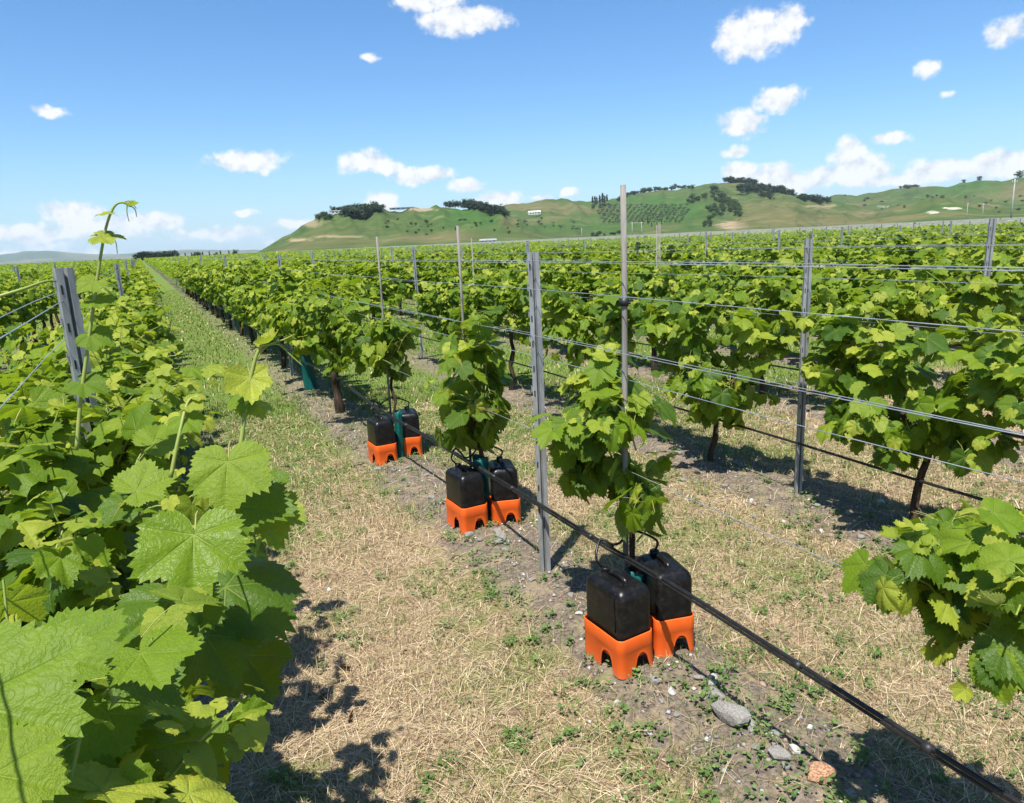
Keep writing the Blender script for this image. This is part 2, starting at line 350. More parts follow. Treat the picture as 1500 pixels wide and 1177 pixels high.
def ground_mat():
    m, t, out = material('vineyard_soil'); tcn = t.new('ShaderNodeTexCoord'); P = tcn.outputs['Object']
    s = t.new('ShaderNodeSeparateXYZ'); t.l.new(P, s.inputs[0]); x, y = s.outputs[0], s.outputs[1]
    fr = t.math('FRACT', t.math('ADD', t.math('DIVIDE', t.math('SUBTRACT', x, ROW0), PITCHX), 100.5))
    rd = t.math('MULTIPLY', t.math('ABSOLUTE', t.math('SUBTRACT', fr, .5)), PITCHX)
    n1 = t.noise(P, 1.3, 5, .6); n2 = t.noise(P, 9.0, 6, .65); n3 = t.noise(P, 55.0, 5, .7)
    fib = t.noise(t.vec('MULTIPLY', P, (1, .25, 1)), 160.0, 3, .6)
    straw = t.mix(t.smooth(n3, .3, .7), (0.165, 0.118, 0.070), (0.40, 0.31, 0.185))
    straw = t.mix(t.math('MULTIPLY', t.smooth(n2, .5, .72), .55), straw, (0.20, 0.145, 0.085))
    straw = t.mix(t.math('MULTIPLY', t.smooth(t.noise(P, 2.6, 4, .6), .52, .68), .45), straw, (0.21, 0.145, 0.085))
    gmask = t.smooth(t.math('ADD', t.math('MULTIPLY', n1, .8), t.math('ADD', t.math('MULTIPLY', n2, .35), t.smooth(y, 3.5, 8.5, 0.0, .36))), .55, .76)
    grass = t.mix(n3, (0.062, 0.115, 0.018), (0.155, 0.205, 0.042))
    alley = t.mix(gmask, straw, grass)
    soil = t.mix(t.smooth(n3, .3, .72), (0.085, 0.066, 0.050), (0.235, 0.195, 0.150))
    soil = t.mix(t.math('MULTIPLY', t.smooth(n2, .50, .62), .6), soil, (0.30, 0.235, 0.150))
    sm = t.smooth(t.math('ADD', rd, t.math('MULTIPLY', t.math('SUBTRACT', n2, .5), .55)), .20, .42, 1.0, 0.0)
    sm = t.math('MULTIPLY', sm, t.smooth(y, 7.0, 14.0, 1.0, .45))
    col = t.mix(sm, alley, soil)
    dist = t.vec('LENGTH', P)
    col = t.mix(t.smooth(dist, 150, 420), col, t.mix(t.noise(P, .012, 5, .6), (0.085, 0.11, 0.045), (0.17, 0.17, 0.085)))
    h = t.math('ADD', t.math('MULTIPLY', n3, .7), t.math('MULTIPLY', fib, .5))
    principled(t, out, col, .9, .15, 0, h, .8, .02); return m
M['ground'] = ground_mat()

# ------------------------------------------------------------------ the ground sheet
def axis(lo_far, lo, hi, hi_far, step):
    a = list(np.arange(lo, hi, step)); out = []
    s = step; x = hi
    while x < hi_far: out.append(x); s *= 1.22; x += s
    neg = []; s = step; x = lo-step
    while x > -lo_far: neg.append(x); s *= 1.22; x -= s
    return np.array(neg[::-1]+a+out)
gx = axis(16000, -4.0, 10.0, 16000, .075); gy = axis(9000, -1.5, 14.0, 16000, .075)
GX, GY = np.meshgrid(gx, gy); nx, ny = len(gx), len(gy)
GV = np.stack([GX, GY, gh(GX, GY)], -1).reshape(-1, 3)
ii = np.arange((ny-1)*(nx-1)); r0 = ii//(nx-1)*nx + ii % (nx-1)
ground = link('ground', npmesh('ground', GV, np.stack([r0, r0+1, r0+nx+1, r0+nx], 1), M['ground'])); tag(ground, 'dry straw and soil vineyard ground', None, None, 'structure')

# ------------------------------------------------------------------ hills
LAYERS = [  # foot distance, crest distance, fall-off behind, seed, skyline of the crest in photograph pixels
    (480, 860, 420, 1, [(300, 381), (345, 375), (375, 371), (400, 357), (430, 338), (455, 323), (480, 312), (520, 306), (560, 305), (600, 306), (640, 303), (700, 304), (735, 312), (760, 322), (800, 342), (850, 354), (900, 356)]),
    (700, 1500, 700, 2, [(420, 372), (500, 350), (600, 322), (700, 306), (750, 299), (780, 294), (830, 291), (870, 296), (910, 289), (950, 281), (1010, 274), (1060, 267), (1100, 267), (1150, 279), (1200, 290), (1250, 302), (1400, 315), (1600, 318), (2200, 300)]),
    (1150, 2050, 900, 3, [(1000, 345), (1100, 300), (1180, 291), (1240, 285), (1320, 276), (1380, 273), (1430, 265), (1500, 259), (1600, 252), (1800, 250), (2200, 240), (3200, 200)]),
    (560, 1050, 450, 4, [(960, 345), (1000, 336), (1060, 318), (1120, 303), (1180, 300), (1225, 306), (1265, 318), (1310, 304), (1370, 291), (1410, 293), (1450, 303), (1500, 300), (1600, 285), (1900, 270), (3000, 200)])]
LAY = []
for (rf, rc, fb, sd, pts) in LAYERS:
    ae = np.array([azel(*p) for p in pts]); LAY.append((rf, rc, fb, sd, ae[:, 0], ae[:, 1]))
def terrain(a, r):
    a = np.asarray(a, float); r = np.asarray(r, float); H = np.zeros(np.broadcast(a, r).shape)
    for (rf, rc, fb, sd, A, Ee) in LAY:
        e = np.interp(a, A, Ee)
        c = rc*(1+.22*(fbm(a*9, a*0, sd, 2)-.5)); f = rf*(1+.20*(fbm(a*14, a*0+5, sd+40, 2)-.5))
        Hc = np.maximum(np.tan(e)*c+EYE, 0)
        t = np.clip((r-f)/(c-f), 0, 1.0)
        g = fbm(a*26, r/260.0, sd+9, 4)-.5
        s = t**1.25*(1-.25*(1-t)*np.sin(t*math.pi)); s = s + .30*g*np.sin(t*math.pi)*t
        h = Hc*np.where(r <= c, s, np.maximum(0, 1-((r-c)/fb)**2*.9))
        H = np.maximum(H, h)
    return H
aa = np.radians(np.concatenate([np.arange(-20, -6, 1.0), np.arange(-6, 66, .13), np.arange(66, 140, 1.0)])); rr = np.geomspace(440, 2700, 130)
A2, R2 = np.meshgrid(aa, rr); TZ = terrain(A2, R2)
edge = sstep(R2, 440, 470); TZ = TZ*edge - (1-edge)*.5
micro = ((fbm(A2*60+R2/500, R2/170.0, 77, 4)-.5)*7.0-np.abs(fbm(A2*34+R2/900, R2/420.0, 88, 3)-.5)*22.0+1.5)*sstep(TZ, 2, 30); TZ = TZ + micro
TV = np.stack([R2*np.sin(A2), R2*np.cos(A2), TZ], -1).reshape(-1, 3)
v = TV-CAMP; zc = v@FWD; zc = np.where(zc < 1, 1, zc); tpx = PW/2+FPX*(v@RGT)/zc; tpy = PH/2-FPX*(v@UPV)/zc
n_a = fbm(TV[:, 0]/140, TV[:, 1]/140, 21, 4); n_b = fbm(TV[:, 0]/25, TV[:, 1]/25, 22, 3)
def lerp(a, b, t): return a+(b-a)*np.asarray(t)[:, None]
dry = np.array([0.120, 0.112, 0.046]); olive = np.array([0.060, 0.093, 0.026]); green = np.array([0.042, 0.100, 0.019]); soilc = np.array([0.34, 0.25, 0.16]); rock = np.array([0.46, 0.42, 0.33])
TC = lerp(np.tile(olive, (len(TV), 1)), dry, sstep(n_a, .50, .70))
n_c = fbm(TV[:, 0]/9, TV[:, 1]/9, 25, 3)
def blob(x, y, sx, sy, k=.35): return sstep(1.0-np.hypot((tpx-x)/sx, (tpy-y)/sy) + (n_b-.5)*k*2 + (n_c-.5)*1.3, .0, .45)
for (x, y, sx, sy, c, s) in [(690, 318, 70, 22, green, .8), (560, 330, 100, 18, olive, .5), (960, 298, 80, 20, green, .75), (1000, 318, 60, 22, green, .7), (880, 330, 120, 14, green, .5), (790, 305, 45, 9, dry, .9), (1130, 310, 70, 22, dry, .7), (1180, 318, 70, 14, dry, .8),
                             (1400, 275, 90, 16, green, .7), (1290, 290, 50, 12, olive, .6), (1370, 300, 55, 16, green, .45), (440, 352, 20, 3.5, soilc, .7), (455, 328, 18, 6, soilc, .5), (615, 307, 26, 3, soilc, .8), (745, 322, 18, 10, dry, .7), (1075, 330, 26, 8, soilc, .8), (1090, 326, 18, 12, dry, .6),
                             (1365, 311, 9, 2.2, rock, .9), (1395, 306, 11, 2.2, rock, .9), (1205, 303, 22, 3, soilc, .5), (1290, 303, 9, 1.2, rock, .6), (500, 347, 40, 2, soilc, .6), (920, 298, 5, 2, soilc, .0)]:
    TC = lerp(TC, c, blob(x, y, sx, sy)*s)
gul = np.abs(fbm(A2*34+R2/900, R2/420.0, 88, 3)-.5).ravel(); TC = lerp(TC, np.array([0.030, 0.052, 0.018]), (1-sstep(gul, .0, .045))*.55*sstep(fbm(TV[:, 0]/90, TV[:, 1]/90, 66, 3), .40, .60))  # scrub green along the folds, painted darker to add shading contrast
TC *= (.62+.46*n_b+.30*n_c)[:, None]
M['hill'] = None
def hill_mat(name, scale):
    m, t, out = material(name); at = t.new('ShaderNodeAttribute', attribute_name='tone'); tcn = t.new('ShaderNodeTexCoord')
    n = t.noise(tcn.outputs['Object'], scale, 6, .65); n2 = t.noise(tcn.outputs['Object'], scale*.22, 4, .6)
    col = t.mix(t.math('MULTIPLY', t.smooth(n, .35, .75), .55), at.outputs['Color'], t.mix(.5, at.outputs['Color'], (0.03, 0.055, 0.02)))
    col = t.mix(t.math('MULTIPLY', t.smooth(n2, .55, .7), .4), col, (0.20, 0.18, 0.09))
    principled(t, out, col, .95, .05, 0, n, .6, 3.0); return m
M['hill'] = hill_mat('hill_pasture', .12)
na, nr = len(aa), len(rr); ii = np.arange((nr-1)*(na-1)); r0 = ii//(na-1)*na + ii % (na-1)
tag(link('hills', npmesh('hills', TV, np.stack([r0, r0+na, r0+na+1, r0+1], 1), M['hill'], color=TC)), 'green and straw coloured pasture hills behind the vineyard', None, None, 'structure')

# far range on the left
aa2 = np.radians(np.arange(-70, 24, .25)); rr2 = np.geomspace(8200, 15000, 22); A3, R3 = np.meshgrid(aa2, rr2)
pts = [(-900, 395), (-300, 384), (-60, 378), (0, 373), (35, 369), (70, 367), (110, 371), (150, 373), (185, 372), (215, 368), (250, 367), (300, 366), (345, 367), (420, 366), (520, 364)]
ae = np.array([azel(*p) for p in pts]); e3 = np.interp(A3, ae[:, 0], ae[:, 1])
H3 = np.tan(e3)*11500; t3 = np.clip((R3-8300)/(11500-8300), 0, 1)
Z3 = H3*(np.where(R3 < 11500, sstep(t3, 0, 1), 1-((R3-11500)/3800)**2*.8)) + (fbm(A3*60, R3/700, 31, 4)-.5)*90*np.sin(t3*math.pi)*1.0
Z3 = Z3*sstep(R3, 8200, 8500) - 2*(1-sstep(R3, 8200, 8500))
FV = np.stack([R3*np.sin(A3), R3*np.cos(A3), Z3], -1).reshape(-1, 3)
FC = lerp(np.tile(np.array([0.06, 0.085, 0.04]), (len(FV), 1)), np.array([0.13, 0.13, 0.07]), sstep(fbm(FV[:, 0]/500, FV[:, 1]/500, 5, 4), .4, .65))
na, nr = len(aa2), len(rr2); ii = np.arange((nr-1)*(na-1)); r0 = ii//(na-1)*na + ii % (na-1)
tag(link('distant_hills', npmesh('distant_hills', FV, np.stack([r0, r0+na, r0+na+1, r0+1], 1), hill_mat('far_hill', .004), color=FC)), 'long low range of far blue hills', None, None, 'structure')

def hill_hit(px, py):
    """where the line of sight meets the hillside (python marching); falls back to the crest"""
    a, e = azel(px, py); rs = np.arange(445, 2500, 4.0)
    h = terrain(np.full_like(rs, a), rs) - (EYE + rs*math.tan(e)); k = np.argmax(h > 0)
    if not (h > 0).any(): k = int(np.argmax(terrain(np.full_like(rs, a), rs)/rs))
    r = rs[k]; return np.array([r*math.sin(a), r*math.cos(a), float(terrain(np.array([a]), np.array([r]))[0])]), r

# ------------------------------------------------------------------ far trees (crown of many small faces on a trunk)
def tree_foliage_mat(name, c1, c2):
    m, t, out = material(name); oi = t.new('ShaderNodeObjectInfo'); tcn = t.new('ShaderNodeTexCoord'); n = t.noise(tcn.outputs['Object'], 6, 3)
    col = t.mix(t.math('ADD', t.math('MULTIPLY', oi.outputs['Random'], .5), t.math('MULTIPLY', n, .5)), c1, c2); principled(t, out, col, .8, .15); return m
M['pine'] = tree_foliage_mat('dark_pine', (0.016, 0.030, 0.014), (0.034, 0.056, 0.022))
M['poplar'] = tree_foliage_mat('green_tree', (0.026, 0.052, 0.018), (0.060, 0.095, 0.030))
M['olive'] = tree_foliage_mat('olive_tree', (0.038, 0.058, 0.028), (0.075, 0.098, 0.055))
M['tbark'] = noisy('tree_bark', (0.03, 0.022, 0.016), (0.09, 0.07, 0.05), 3, .9)
def tree_mesh(name, mat, seed, shape='round', n=420):
    g = np.random.default_rng(seed); V = []; F = []; Mi = []
    tk = MB(); tk.tube([(0, 0, -.05), (g.normal()*.01, g.normal()*.01, .25), (0, 0, .6)], [.035, .028, .012], 6); mb = MB()
    if shape == 'round': cs = [(g.normal()*.17, g.normal()*.17, g.uniform(.16, .80), g.uniform(.18, .28)) for _ in range(11)]
    elif shape == 'column': cs = [(g.normal()*.015, g.normal()*.015, z, .115*math.sin(min(1, (1.05-z)*2.2)*math.pi/2)) for z in np.linspace(.14, .96, 9)]
    else: cs = [(g.normal()*.22, g.normal()*.22, g.uniform(.35, .70), g.uniform(.17, .25)) for _ in range(8)]
    per = n//len(cs)
    for (x, y, z, r) in cs:
        tk.tube([(0, 0, min(z*.55, .5)), (x*.6, y*.6, z*.8), (x, y, z)], [.012, .008, .004], 4)
        for _ in range(per):
            d = g.normal(size=3); d /= np.linalg.norm(d); p = np.array([x, y, z])+d*r*g.uniform(.45, 1.05)
            u = np.cross(d, g.normal(size=3)); u /= np.linalg.norm(u)+1e-9; q = np.cross(d, u); s = g.uniform(.035, .075)
            b = len(mb.v); mb.v += [p-u*s, p+q*s*.8, p+u*s, p-q*s*.8]; mb.f.append((b, b+1, b+2, b+3)); mb.m.append(0)
    return mb.mesh('crown', mat, False), tk.mesh('trunk', M['tbark'])
def tree_object(kind, loc, sc, label, cat, group):
    e = empty(TN[kind], loc, label, cat, group); e.scale = sc; e.rotation_euler = (0, 0, random.uniform(0, 6.28)); c, t = random.choice(TREES[kind]); link('crown', c, e)['kind'] = 'stuff'; link('trunk', t, e); return e
TREES = {'pine': [tree_mesh('pine_tree', M['pine'], k, 'round') for k in range(4)], 'green': [tree_mesh('broadleaf_tree', M['poplar'], 10+k, 'round') for k in range(3)],
         'column': [tree_mesh('poplar_tree', M['pine'], 20+k, 'column', 180) for k in range(2)], 'olive': [tree_mesh('olive_tree', M['olive'], 30+k, 'flat', 130) for k in range(3)]}
TN = {'pine': 'pine_tree', 'green': 'broadleaf_tree', 'column': 'poplar_tree', 'olive': 'olive_tree'}
def tree(kind, px, py, hpx, label, group, wide=1.0, cat='tree'):
    p, r = hill_hit(px, py); h = hpx*r/FPX
    s = h*random.uniform(.85, 1.15); return tree_object(kind, (p[0], p[1], p[2]-h*.06), (s*wide, s*wide, s), label, cat, group)
def along(pts, n):
    pts = np.array(pts, float); d = np.concatenate([[0], np.cumsum(np.hypot(*(pts[1:]-pts[:-1]).T))]); t = np.linspace(0, d[-1], n)
    return np.stack([np.interp(t, d, pts[:, 0]), np.interp(t, d, pts[:, 1])], 1)
def wood(kind, pts, n, hpx, label, group, jx=2.0, jy=1.0, wide=1.0):
    for (x, y) in along(pts, n): tree(kind, x+random.gauss(0, jx), y+random.gauss(0, jy), hpx*random.uniform(.75, 1.15), label, group, wide)
L1 = 'dark pine in the clump beside the flat-roofed house on the brow of the hill'
wood('pine', [(508, 317), (530, 319), (556, 315)], 30, 17, L1, 'pines by the hilltop house', 3, 1.5, 1.2)
wood('pine', [(487, 307), (505, 306)], 6, 7, 'small dark tree behind the flat-roofed house on the brow', 'trees behind the hilltop house', 1, .5, 1.3)
wood('green', [(464, 321), (480, 322)], 6, 9, 'bushy green tree on the steep left shoulder of the hill', 'trees on the hill shoulder', 2, 1.5, 1.3)
wood('pine', [(655, 302), (672, 302)], 6, 9, 'dark pine at the upper end of the ridge shelter belt', 'upper ridge pines', 1, .5, 1.3)
wood('pine', [(677, 304), (700, 306), (720, 311), (740, 318)], 36, 12, 'dark pine in the shelter belt running down the ridge behind the green paddock', 'shelter belt pines', 1.5, 1, 1.2)
wood('column', [(869, 300), (888, 298)], 7, 12, 'slender dark poplar on the saddle between the two hills', 'poplars on the saddle', 1, 1, 1.3)
wood('green', [(866, 304), (892, 302)], 6, 6, 'low green tree at the foot of the saddle poplars', 'low trees on the saddle', 2, 1, 1.3)
wood('green', [(905, 296), (925, 285), (950, 280), (988, 277)], 30, 6.5, 'dark hedge tree along the skyline of the middle hill', 'skyline hedge trees', 1.5, .5, 1.5)
wood('green', [(994, 276), (1015, 276)], 7, 5, 'hedge tree at the short gap of the middle hill skyline', 'skyline hedge end trees', 1, .5, 1.5)
wood('pine', [(1063, 268), (1085, 268), (1108, 271)], 22, 8, 'dark tree crowning the highest hilltop', 'hilltop crown trees', 2, .5, 1.3)
wood('pine', [(1085, 281), (1115, 280), (1140, 282), (1158, 288)], 30, 11, 'round dark tree in the curved line below the highest hilltop', 'trees below the hilltop', 2, 1.2, 1.2)
wood('pine', [(1113, 288), (1128, 291)], 5, 9, 'dark tree on the slope under the curved tree line', 'slope trees', 2, 1, 1.2)
wood('green', [(1046, 283), (1056, 296), (1068, 305), (1085, 314)], 42, 10, 'green tree in the gully wood running down the middle hill', 'gully wood', 4, 3, 1.2)
wood('green', [(1042, 309), (1062, 309)], 8, 9, 'green tree in the lower bend of the gully wood', 'gully wood bend', 3, 2, 1.2)
wood('green', [(1046, 318), (1040, 326), (1032, 333)], 9, 8, 'green tree in the tail of the gully wood near the field', 'gully wood tail', 3, 2, 1.2)
wood('green', [(1010, 298), (1030, 290)], 7, 8, 'green tree above the diagonal track', 'trees above the track', 2, 1.5, 1.2)
wood('column', [(943, 328), (968, 330)], 6, 8, 'thin cypress at the lower edge of the olive grove', 'cypresses below the grove', 3, 2, 1)
wood('pine', [(1172, 294), (1212, 297)], 22, 9, 'dark tree in the short block on the pass right of the hilltop', 'block of trees on the pass', 1.5, .8, 1.1)
wood('green', [(1318, 277), (1345, 274)], 9, 5, 'bush on the rounded knoll of the right hill', 'knoll bushes', 3, .8, 1.8)
for x, y, h in ((1411, 266, 5), (1436, 263, 5), (1494, 259, 8)): tree('green', x, y, h, 'lone dark tree on the skyline of the right hill', 'lone skyline trees', 1.6)
wood('green', [(870, 347), (905, 344)], 10, 7, 'green tree along the foot of the hill beside the olive grove', 'trees at the hill foot', 4, 1.5, 1.3)
wood('olive', [(770, 330), (810, 331), (850, 338)], 16, 6, 'grey-green tree in the scattered orchard under the white house', 'scattered orchard trees', 5, 3, 1.3)
for r_ in range(9):
    for c_ in range(19):
        x = 880+c_*7.4+r_*-2.2+random.gauss(0, .6); y = 304.5+r_*2.9-c_*.06+random.gauss(0, .4)
        if x < 872+r_*1.5 or x > 1010-r_*.5: continue
        tree('olive', x, y, 5.4, 'small olive tree planted in the rows of the hillside grove', 'olive grove', 1.4, 'tree')
for _ in range(34):
    x = random.uniform(560, 760); tree('green', x, random.uniform(322, 345), random.uniform(2.5, 4.5), 'small dark bush dotted on the pasture of the left hill', 'bushes on the left hill', 1.8, 'bush')
for _ in range(26):
    x = random.uniform(1230, 1500); tree('green', x, random.uniform(288, 312), random.uniform(2.2, 4), 'small dark bush dotted on the right hill slopes', 'bushes on the right hill', 1.8, 'bush')
def plain_tree(kind, px, dist, h, label, group, wide=1.0):
    a, _ = azel(px, 380); tree_object(kind, (dist*math.sin(a), dist*math.cos(a), -.3), (h*wide, h*wide, h), label, 'tree', group)
for k in range(15): plain_tree('pine', 203+k*3.6+random.gauss(0, .8), random.uniform(640, 700), random.uniform(5, 8), 'dark tree in the wood at the far end of the grass path', 'wood on the plain', 1.5)
for k in range(10): plain_tree('column' if k % 3 else 'green', 262+k*9.5+random.gauss(0, 2), random.uniform(560, 640), random.uniform(3.6, 7), 'distant tree along the plain between the path wood and the hill', 'trees along the plain', 1.2)

# ------------------------------------------------------------------ far buildings and poles
M['white_wall'] = noisy('white_wall', (0.62, 0.60, 0.56), (0.74, 0.72, 0.68), .4, .8); M['roof'] = noisy('grey_roof', (0.20, 0.21, 0.22), (0.30, 0.31, 0.32), .5, .6); M['glass'] = noisy('window_glass', (0.02, 0.025, 0.03), (0.05, 0.06, 0.07), 1, .15, .5)
M['pole'] = noisy('pale_pole', (0.27, 0.26, 0.24), (0.40, 0.385, 0.355), 1.5, .85)
def house(px, py, wpx, hpx, label, roofm, flat=True):
    p, r = hill_hit(px, py); w_ = wpx*r/FPX; h = hpx*r/FPX; d = w_*.35; a = math.atan2(p[0], p[1])
    e = empty('farmhouse', (p[0], p[1], p[2]-h*.15), label, 'house'); e.rotation_euler = (0, 0, -a)
    MB().box((0, 0, h*.4), (w_, d, h*.8)).build('wall', M['white_wall'], e, smooth=False)
    mb = MB()
    if flat: mb.box((0, 0, h*.88), (w_*1.08, d*1.15, h*.14))
    else: mb.loft([[(-w_*.53, -d*.6, h*.79), (w_*.53, -d*.6, h*.79), (w_*.53, d*.6, h*.79), (-w_*.53, d*.6, h*.79)], [(-w_*.5, -.05, h*1.25), (w_*.5, -.05, h*1.25), (w_*.5, .05, h*1.25), (-w_*.5, .05, h*1.25)]])
    mb.build('roof', roofm, e, smooth=False)
    for k in range(4): MB().box(((k-1.5)*w_*.22, -d/2-.02, h*.42), (w_*.13, .12, h*.36)).build('window', M['glass'], e, smooth=False)
    MB().box((w_*.42, -d/2-.02, h*.32), (w_*.06, .12, h*.6)).build('door', M['roof'], e, smooth=False)
house(496, 313, 22, 4.5, 'long flat-roofed house on the brow of the left hill', M['white_wall'])
house(783, 314, 17, 4, 'white farmhouse on the dry slope between the two hills', M['white_wall'], False)
house(715, 356, 24, 5, 'grey-roofed shed at the foot of the left hill', M['roof'], False)
house(587, 307, 30, 2.6, 'low dark walled terrace building on the left hill crest', M['roof'])
def pole(px, py_top, dist, label, arm=True):
    p = at_dist(px, py_top, dist); h = p[2]
    e = empty('utility_pole', (p[0], p[1], 0), label, 'pole'); 
    MB().tube([(0, 0, -.3), (0, 0, h*.5), (0, 0, h)], [.17, .14, .11], 8).build('mast', M['pole'], e)
    if arm:
        MB().box((0, 0, h-.7), (2.0, .12, .14)).build('crossarm', M['pole'], e, smooth=False)
        for s in (-.85, 0, .85): MB().tube([(s, 0, h-.63), (s, 0, h-.38)], [.06, .04], 6).build('insulator', M['white_wall'], e)
pole(1487, 262, 190, 'tall utility pole with crossarm standing at the edge of the netted field'); pole(1418, 297, 420, 'small distant power pole under the pale rock face'); pole(1441, 298, 460, 'thin distant power pole right of the pale rock face'); pole(852, 334, 380, 'thin power pole beside the olive grove', False)
p1 = at_dist(926, 326, 300); p2 = at_dist(940, 325, 300); e = empty('gantry_frame', (p1[0], p1[1], 0), 'pale two-legged frame with a top beam below the olive grove', 'frame')
MB().tube([(0, 0, -.2), (0, 0, p1[2])], .11, 8).build('leg', M['pole'], e); d12 = p2-p1; MB().tube([(d12[0], d12[1], -.2), (d12[0], d12[1], p1[2])], .11, 8).build('leg', M['pole'], e)
MB().tube([(-.8*d12[0]/4, -.8*d12[1]/4, p1[2]-.25), (d12[0]*1.2, d12[1]*1.2, p1[2]-.25)], .10, 6).build('beam', M['pole'], e)

# netted rows beyond the green block
M['net'] = noisy('bird_netting', (0.115, 0.125, 0.095), (0.215, 0.22, 0.18), 1.6, .9, .1, bstr=.4, bdist=.1)
V = []; F = []
ys = np.concatenate([np.arange(-30, 120, 3.0), np.arange(120, 460, 9.0)])
for k in range(110):
    x = 47+k*2.1+ (k//30)*1.5; pr = [(-.75, .02), (-.62, .75), (-.22, 1.32), (.22, 1.36), (.62, .78), (.75, .02)]; b = len(V)
    for j, yy in enumerate(ys):
        s = 1+.16*(vnoise(yy*.6, k*3.1, 4)-.5)+.1*(vnoise(yy*.1, k*1.3, 8)-.5)
        for (dx, z) in pr: V.append((x+dx+.1*(vnoise(yy*.5, k*7., 6)-.5), yy, z*s))
    n = len(pr)
    for j in range(len(ys)-1):
        for q in range(n-1): F.append((b+j*n+q, b+j*n+q+1, b+(j+1)*n+q+1, b+(j+1)*n+q))
tag(link('netted_vine_rows', npmesh('netted_vine_rows', np.array(V), np.array(F), M['net'])), 'grey netted vine rows filling the far field', 'vine rows', None, 'stuff')

# ------------------------------------------------------------------ grape leaves
VEINS = np.radians([0, 50, -50, 104, -104])
_ctrl = [(0, 1.0), (13, .90), (24, .76), (31, .735), (42, .82), (52, .87), (64, .80), (78, .67), (86, .65), (97, .67), (108, .67), (122, .58), (138, .50), (152, .42), (164, .27), (172, .12), (180, .035)]
def leaf_outline(th, g, teeth, lob):
    d = np.degrees(np.abs(th)); r = np.interp(d, [c[0] for c in _ctrl], [c[1] for c in _ctrl])
    mean = np.interp(d, [0, 60, 120, 160, 180], [.9, .78, .62, .40, .035]); r = mean+(r-mean)*lob
    if teeth: r = r*(1+teeth*np.sign(np.sin(np.arange(len(th))*math.pi+.5))*np.clip((175-d)/30, 0, 1))
    return r
def leaf_template(seed, n_out, rings, teeth, lob=1.0, curl=.25, petiole=True, fold=.22):
    g = np.random.default_rng(seed)
    th = np.linspace(-math.pi, math.pi, n_out+1)[:-1] + math.pi/n_out
    R = leaf_outline(th, g, teeth, lob); R = R*(1+g.normal(size=n_out)*.02)
    asym = 1+.10*g.normal()*np.sin(th); R = R*asym
    fr = np.linspace(0, 1, rings+1)[1:]
    V = [(0, 0, 0)]; UV = [(0, 0)]
    ph = g.uniform(0, 6.28, 4); cup = g.uniform(-.5, .6)
    def vert(t, r):
        dv = np.abs((t-VEINS+math.pi) % (2*math.pi)-math.pi); k = dv.argmin(); dd = dv[k]
        x, y = r*math.sin(t), r*math.cos(t)
        z = -curl*r*r*(1.0+.5*math.cos(t-ph[0])) + .085*math.sin(min(dd/.43, 1)*math.pi/2)*r*1.1 - .02
        z += fold*abs(x)*(.55+.45*cup) + .05*r*r*math.sin(3*t+ph[1]) + .035*r*math.sin(7*t+ph[2])*r
        return (x, y, z), (r*math.cos(dd), r*math.sin(dd))
    for f in fr:
        for t, r in zip(th, R):
            p, u = vert(t, r*f); V.append(p); UV.append(u)
    F = []
    for k in range(n_out):
        k2 = (k+1) % n_out
        if k2 == 0: continue                     # the open sinus at the stalk
        F.append((0, 1+k2, 1+k))
        for j in range(rings-1):
            a = 1+j*n_out; F += [(a+k, a+k2, a+n_out+k2), (a+k, a+n_out+k2, a+n_out+k)]
    nf = len(F); V = [list(p) for p in V]
    if petiole:
        b = len(V); pts = [np.array([0, .02, -.03]), np.array([0, -.22, -.10]), np.array([.03, -.5, -.30]), np.array([.05, -.72, -.58])]; rad = [.016, .014, .014, .018]; s = 4
        for p, rd in zip(pts, rad):
            for k in range(s): a = 2*math.pi*k/s; V.append([p[0]+rd*math.cos(a), p[1]+rd*math.sin(a)*.5, p[2]+rd*math.sin(a)*.8]); UV.append((0, 1))
        for i in range(3):
            for k in range(s):
                k2 = (k+1) % s; a, c = b+i*s, b+(i+1)*s; F += [(a+k, a+k2, c+k2), (a+k, c+k2, c+k)]
    V = np.array(V); V[:, :3] *= 1/1.25           # unit leaf: about one unit wide
    return V, np.array(F), np.array(UV), nf
def leaf_mesh(tp):
    V, F, UV, nf = tp; mi = np.zeros(len(F), int); mi[nf:] = 1
    return npmesh('leaf', V, F, [M['leaf'], M['petiole']], True, uv=UV, midx=mi)
LEAF_HI = [leaf_mesh(leaf_template(100+k, 84, 6, .055, [1.0, .75, 1.25, .5, .85, 1.1][k], [.22, .36, .15, .42, .28, .05][k], fold=[.22, .1, .3, .05, .42, .18][k])) for k in range(6)]
LEAF_MID = [leaf_mesh(leaf_template(200+k, 44, 3, .06, [1.0, .7, 1.25, .5, .8, 1.1][k], [.22, .40, .12, .45, .30, .05][k], fold=[.22, .1, .3, .05, .42, .18][k])) for k in range(6)]
LEAF_YNG = [leaf_mesh(leaf_template(300+k, 60, 4, .06, 1.2, -.25-.2*k, fold=.55)) for k in range(3)]
TPL_J = [leaf_template(400+k, 15, 1, 0.0, 1.1, .3, False, .3) for k in range(4)]
TPL_M = [leaf_template(450+k, 34, 2, .05, [1.0, .7, 1.2, .85][k], .3, False, .25) for k in range(4)]
TPL_Q = [(np.array([[0, -.25, 0], [.48, .12, .10], [0, .62, -.12], [-.48, .12, .10]]), np.array([[0, 1, 2], [0, 2, 3]]), np.array([[0, 0], [.3, .4], [.6, .1], [.3, .4]]), 2)]

def frame(tip, nrm):
    n = nrm/np.linalg.norm(nrm); t = tip-n*(tip@n); l = np.linalg.norm(t)
    if l < 1e-4: t = np.cross(n, [1., .2, 0]); l = np.linalg.norm(t)
    t = t/l; return np.cross(t, n), t, n
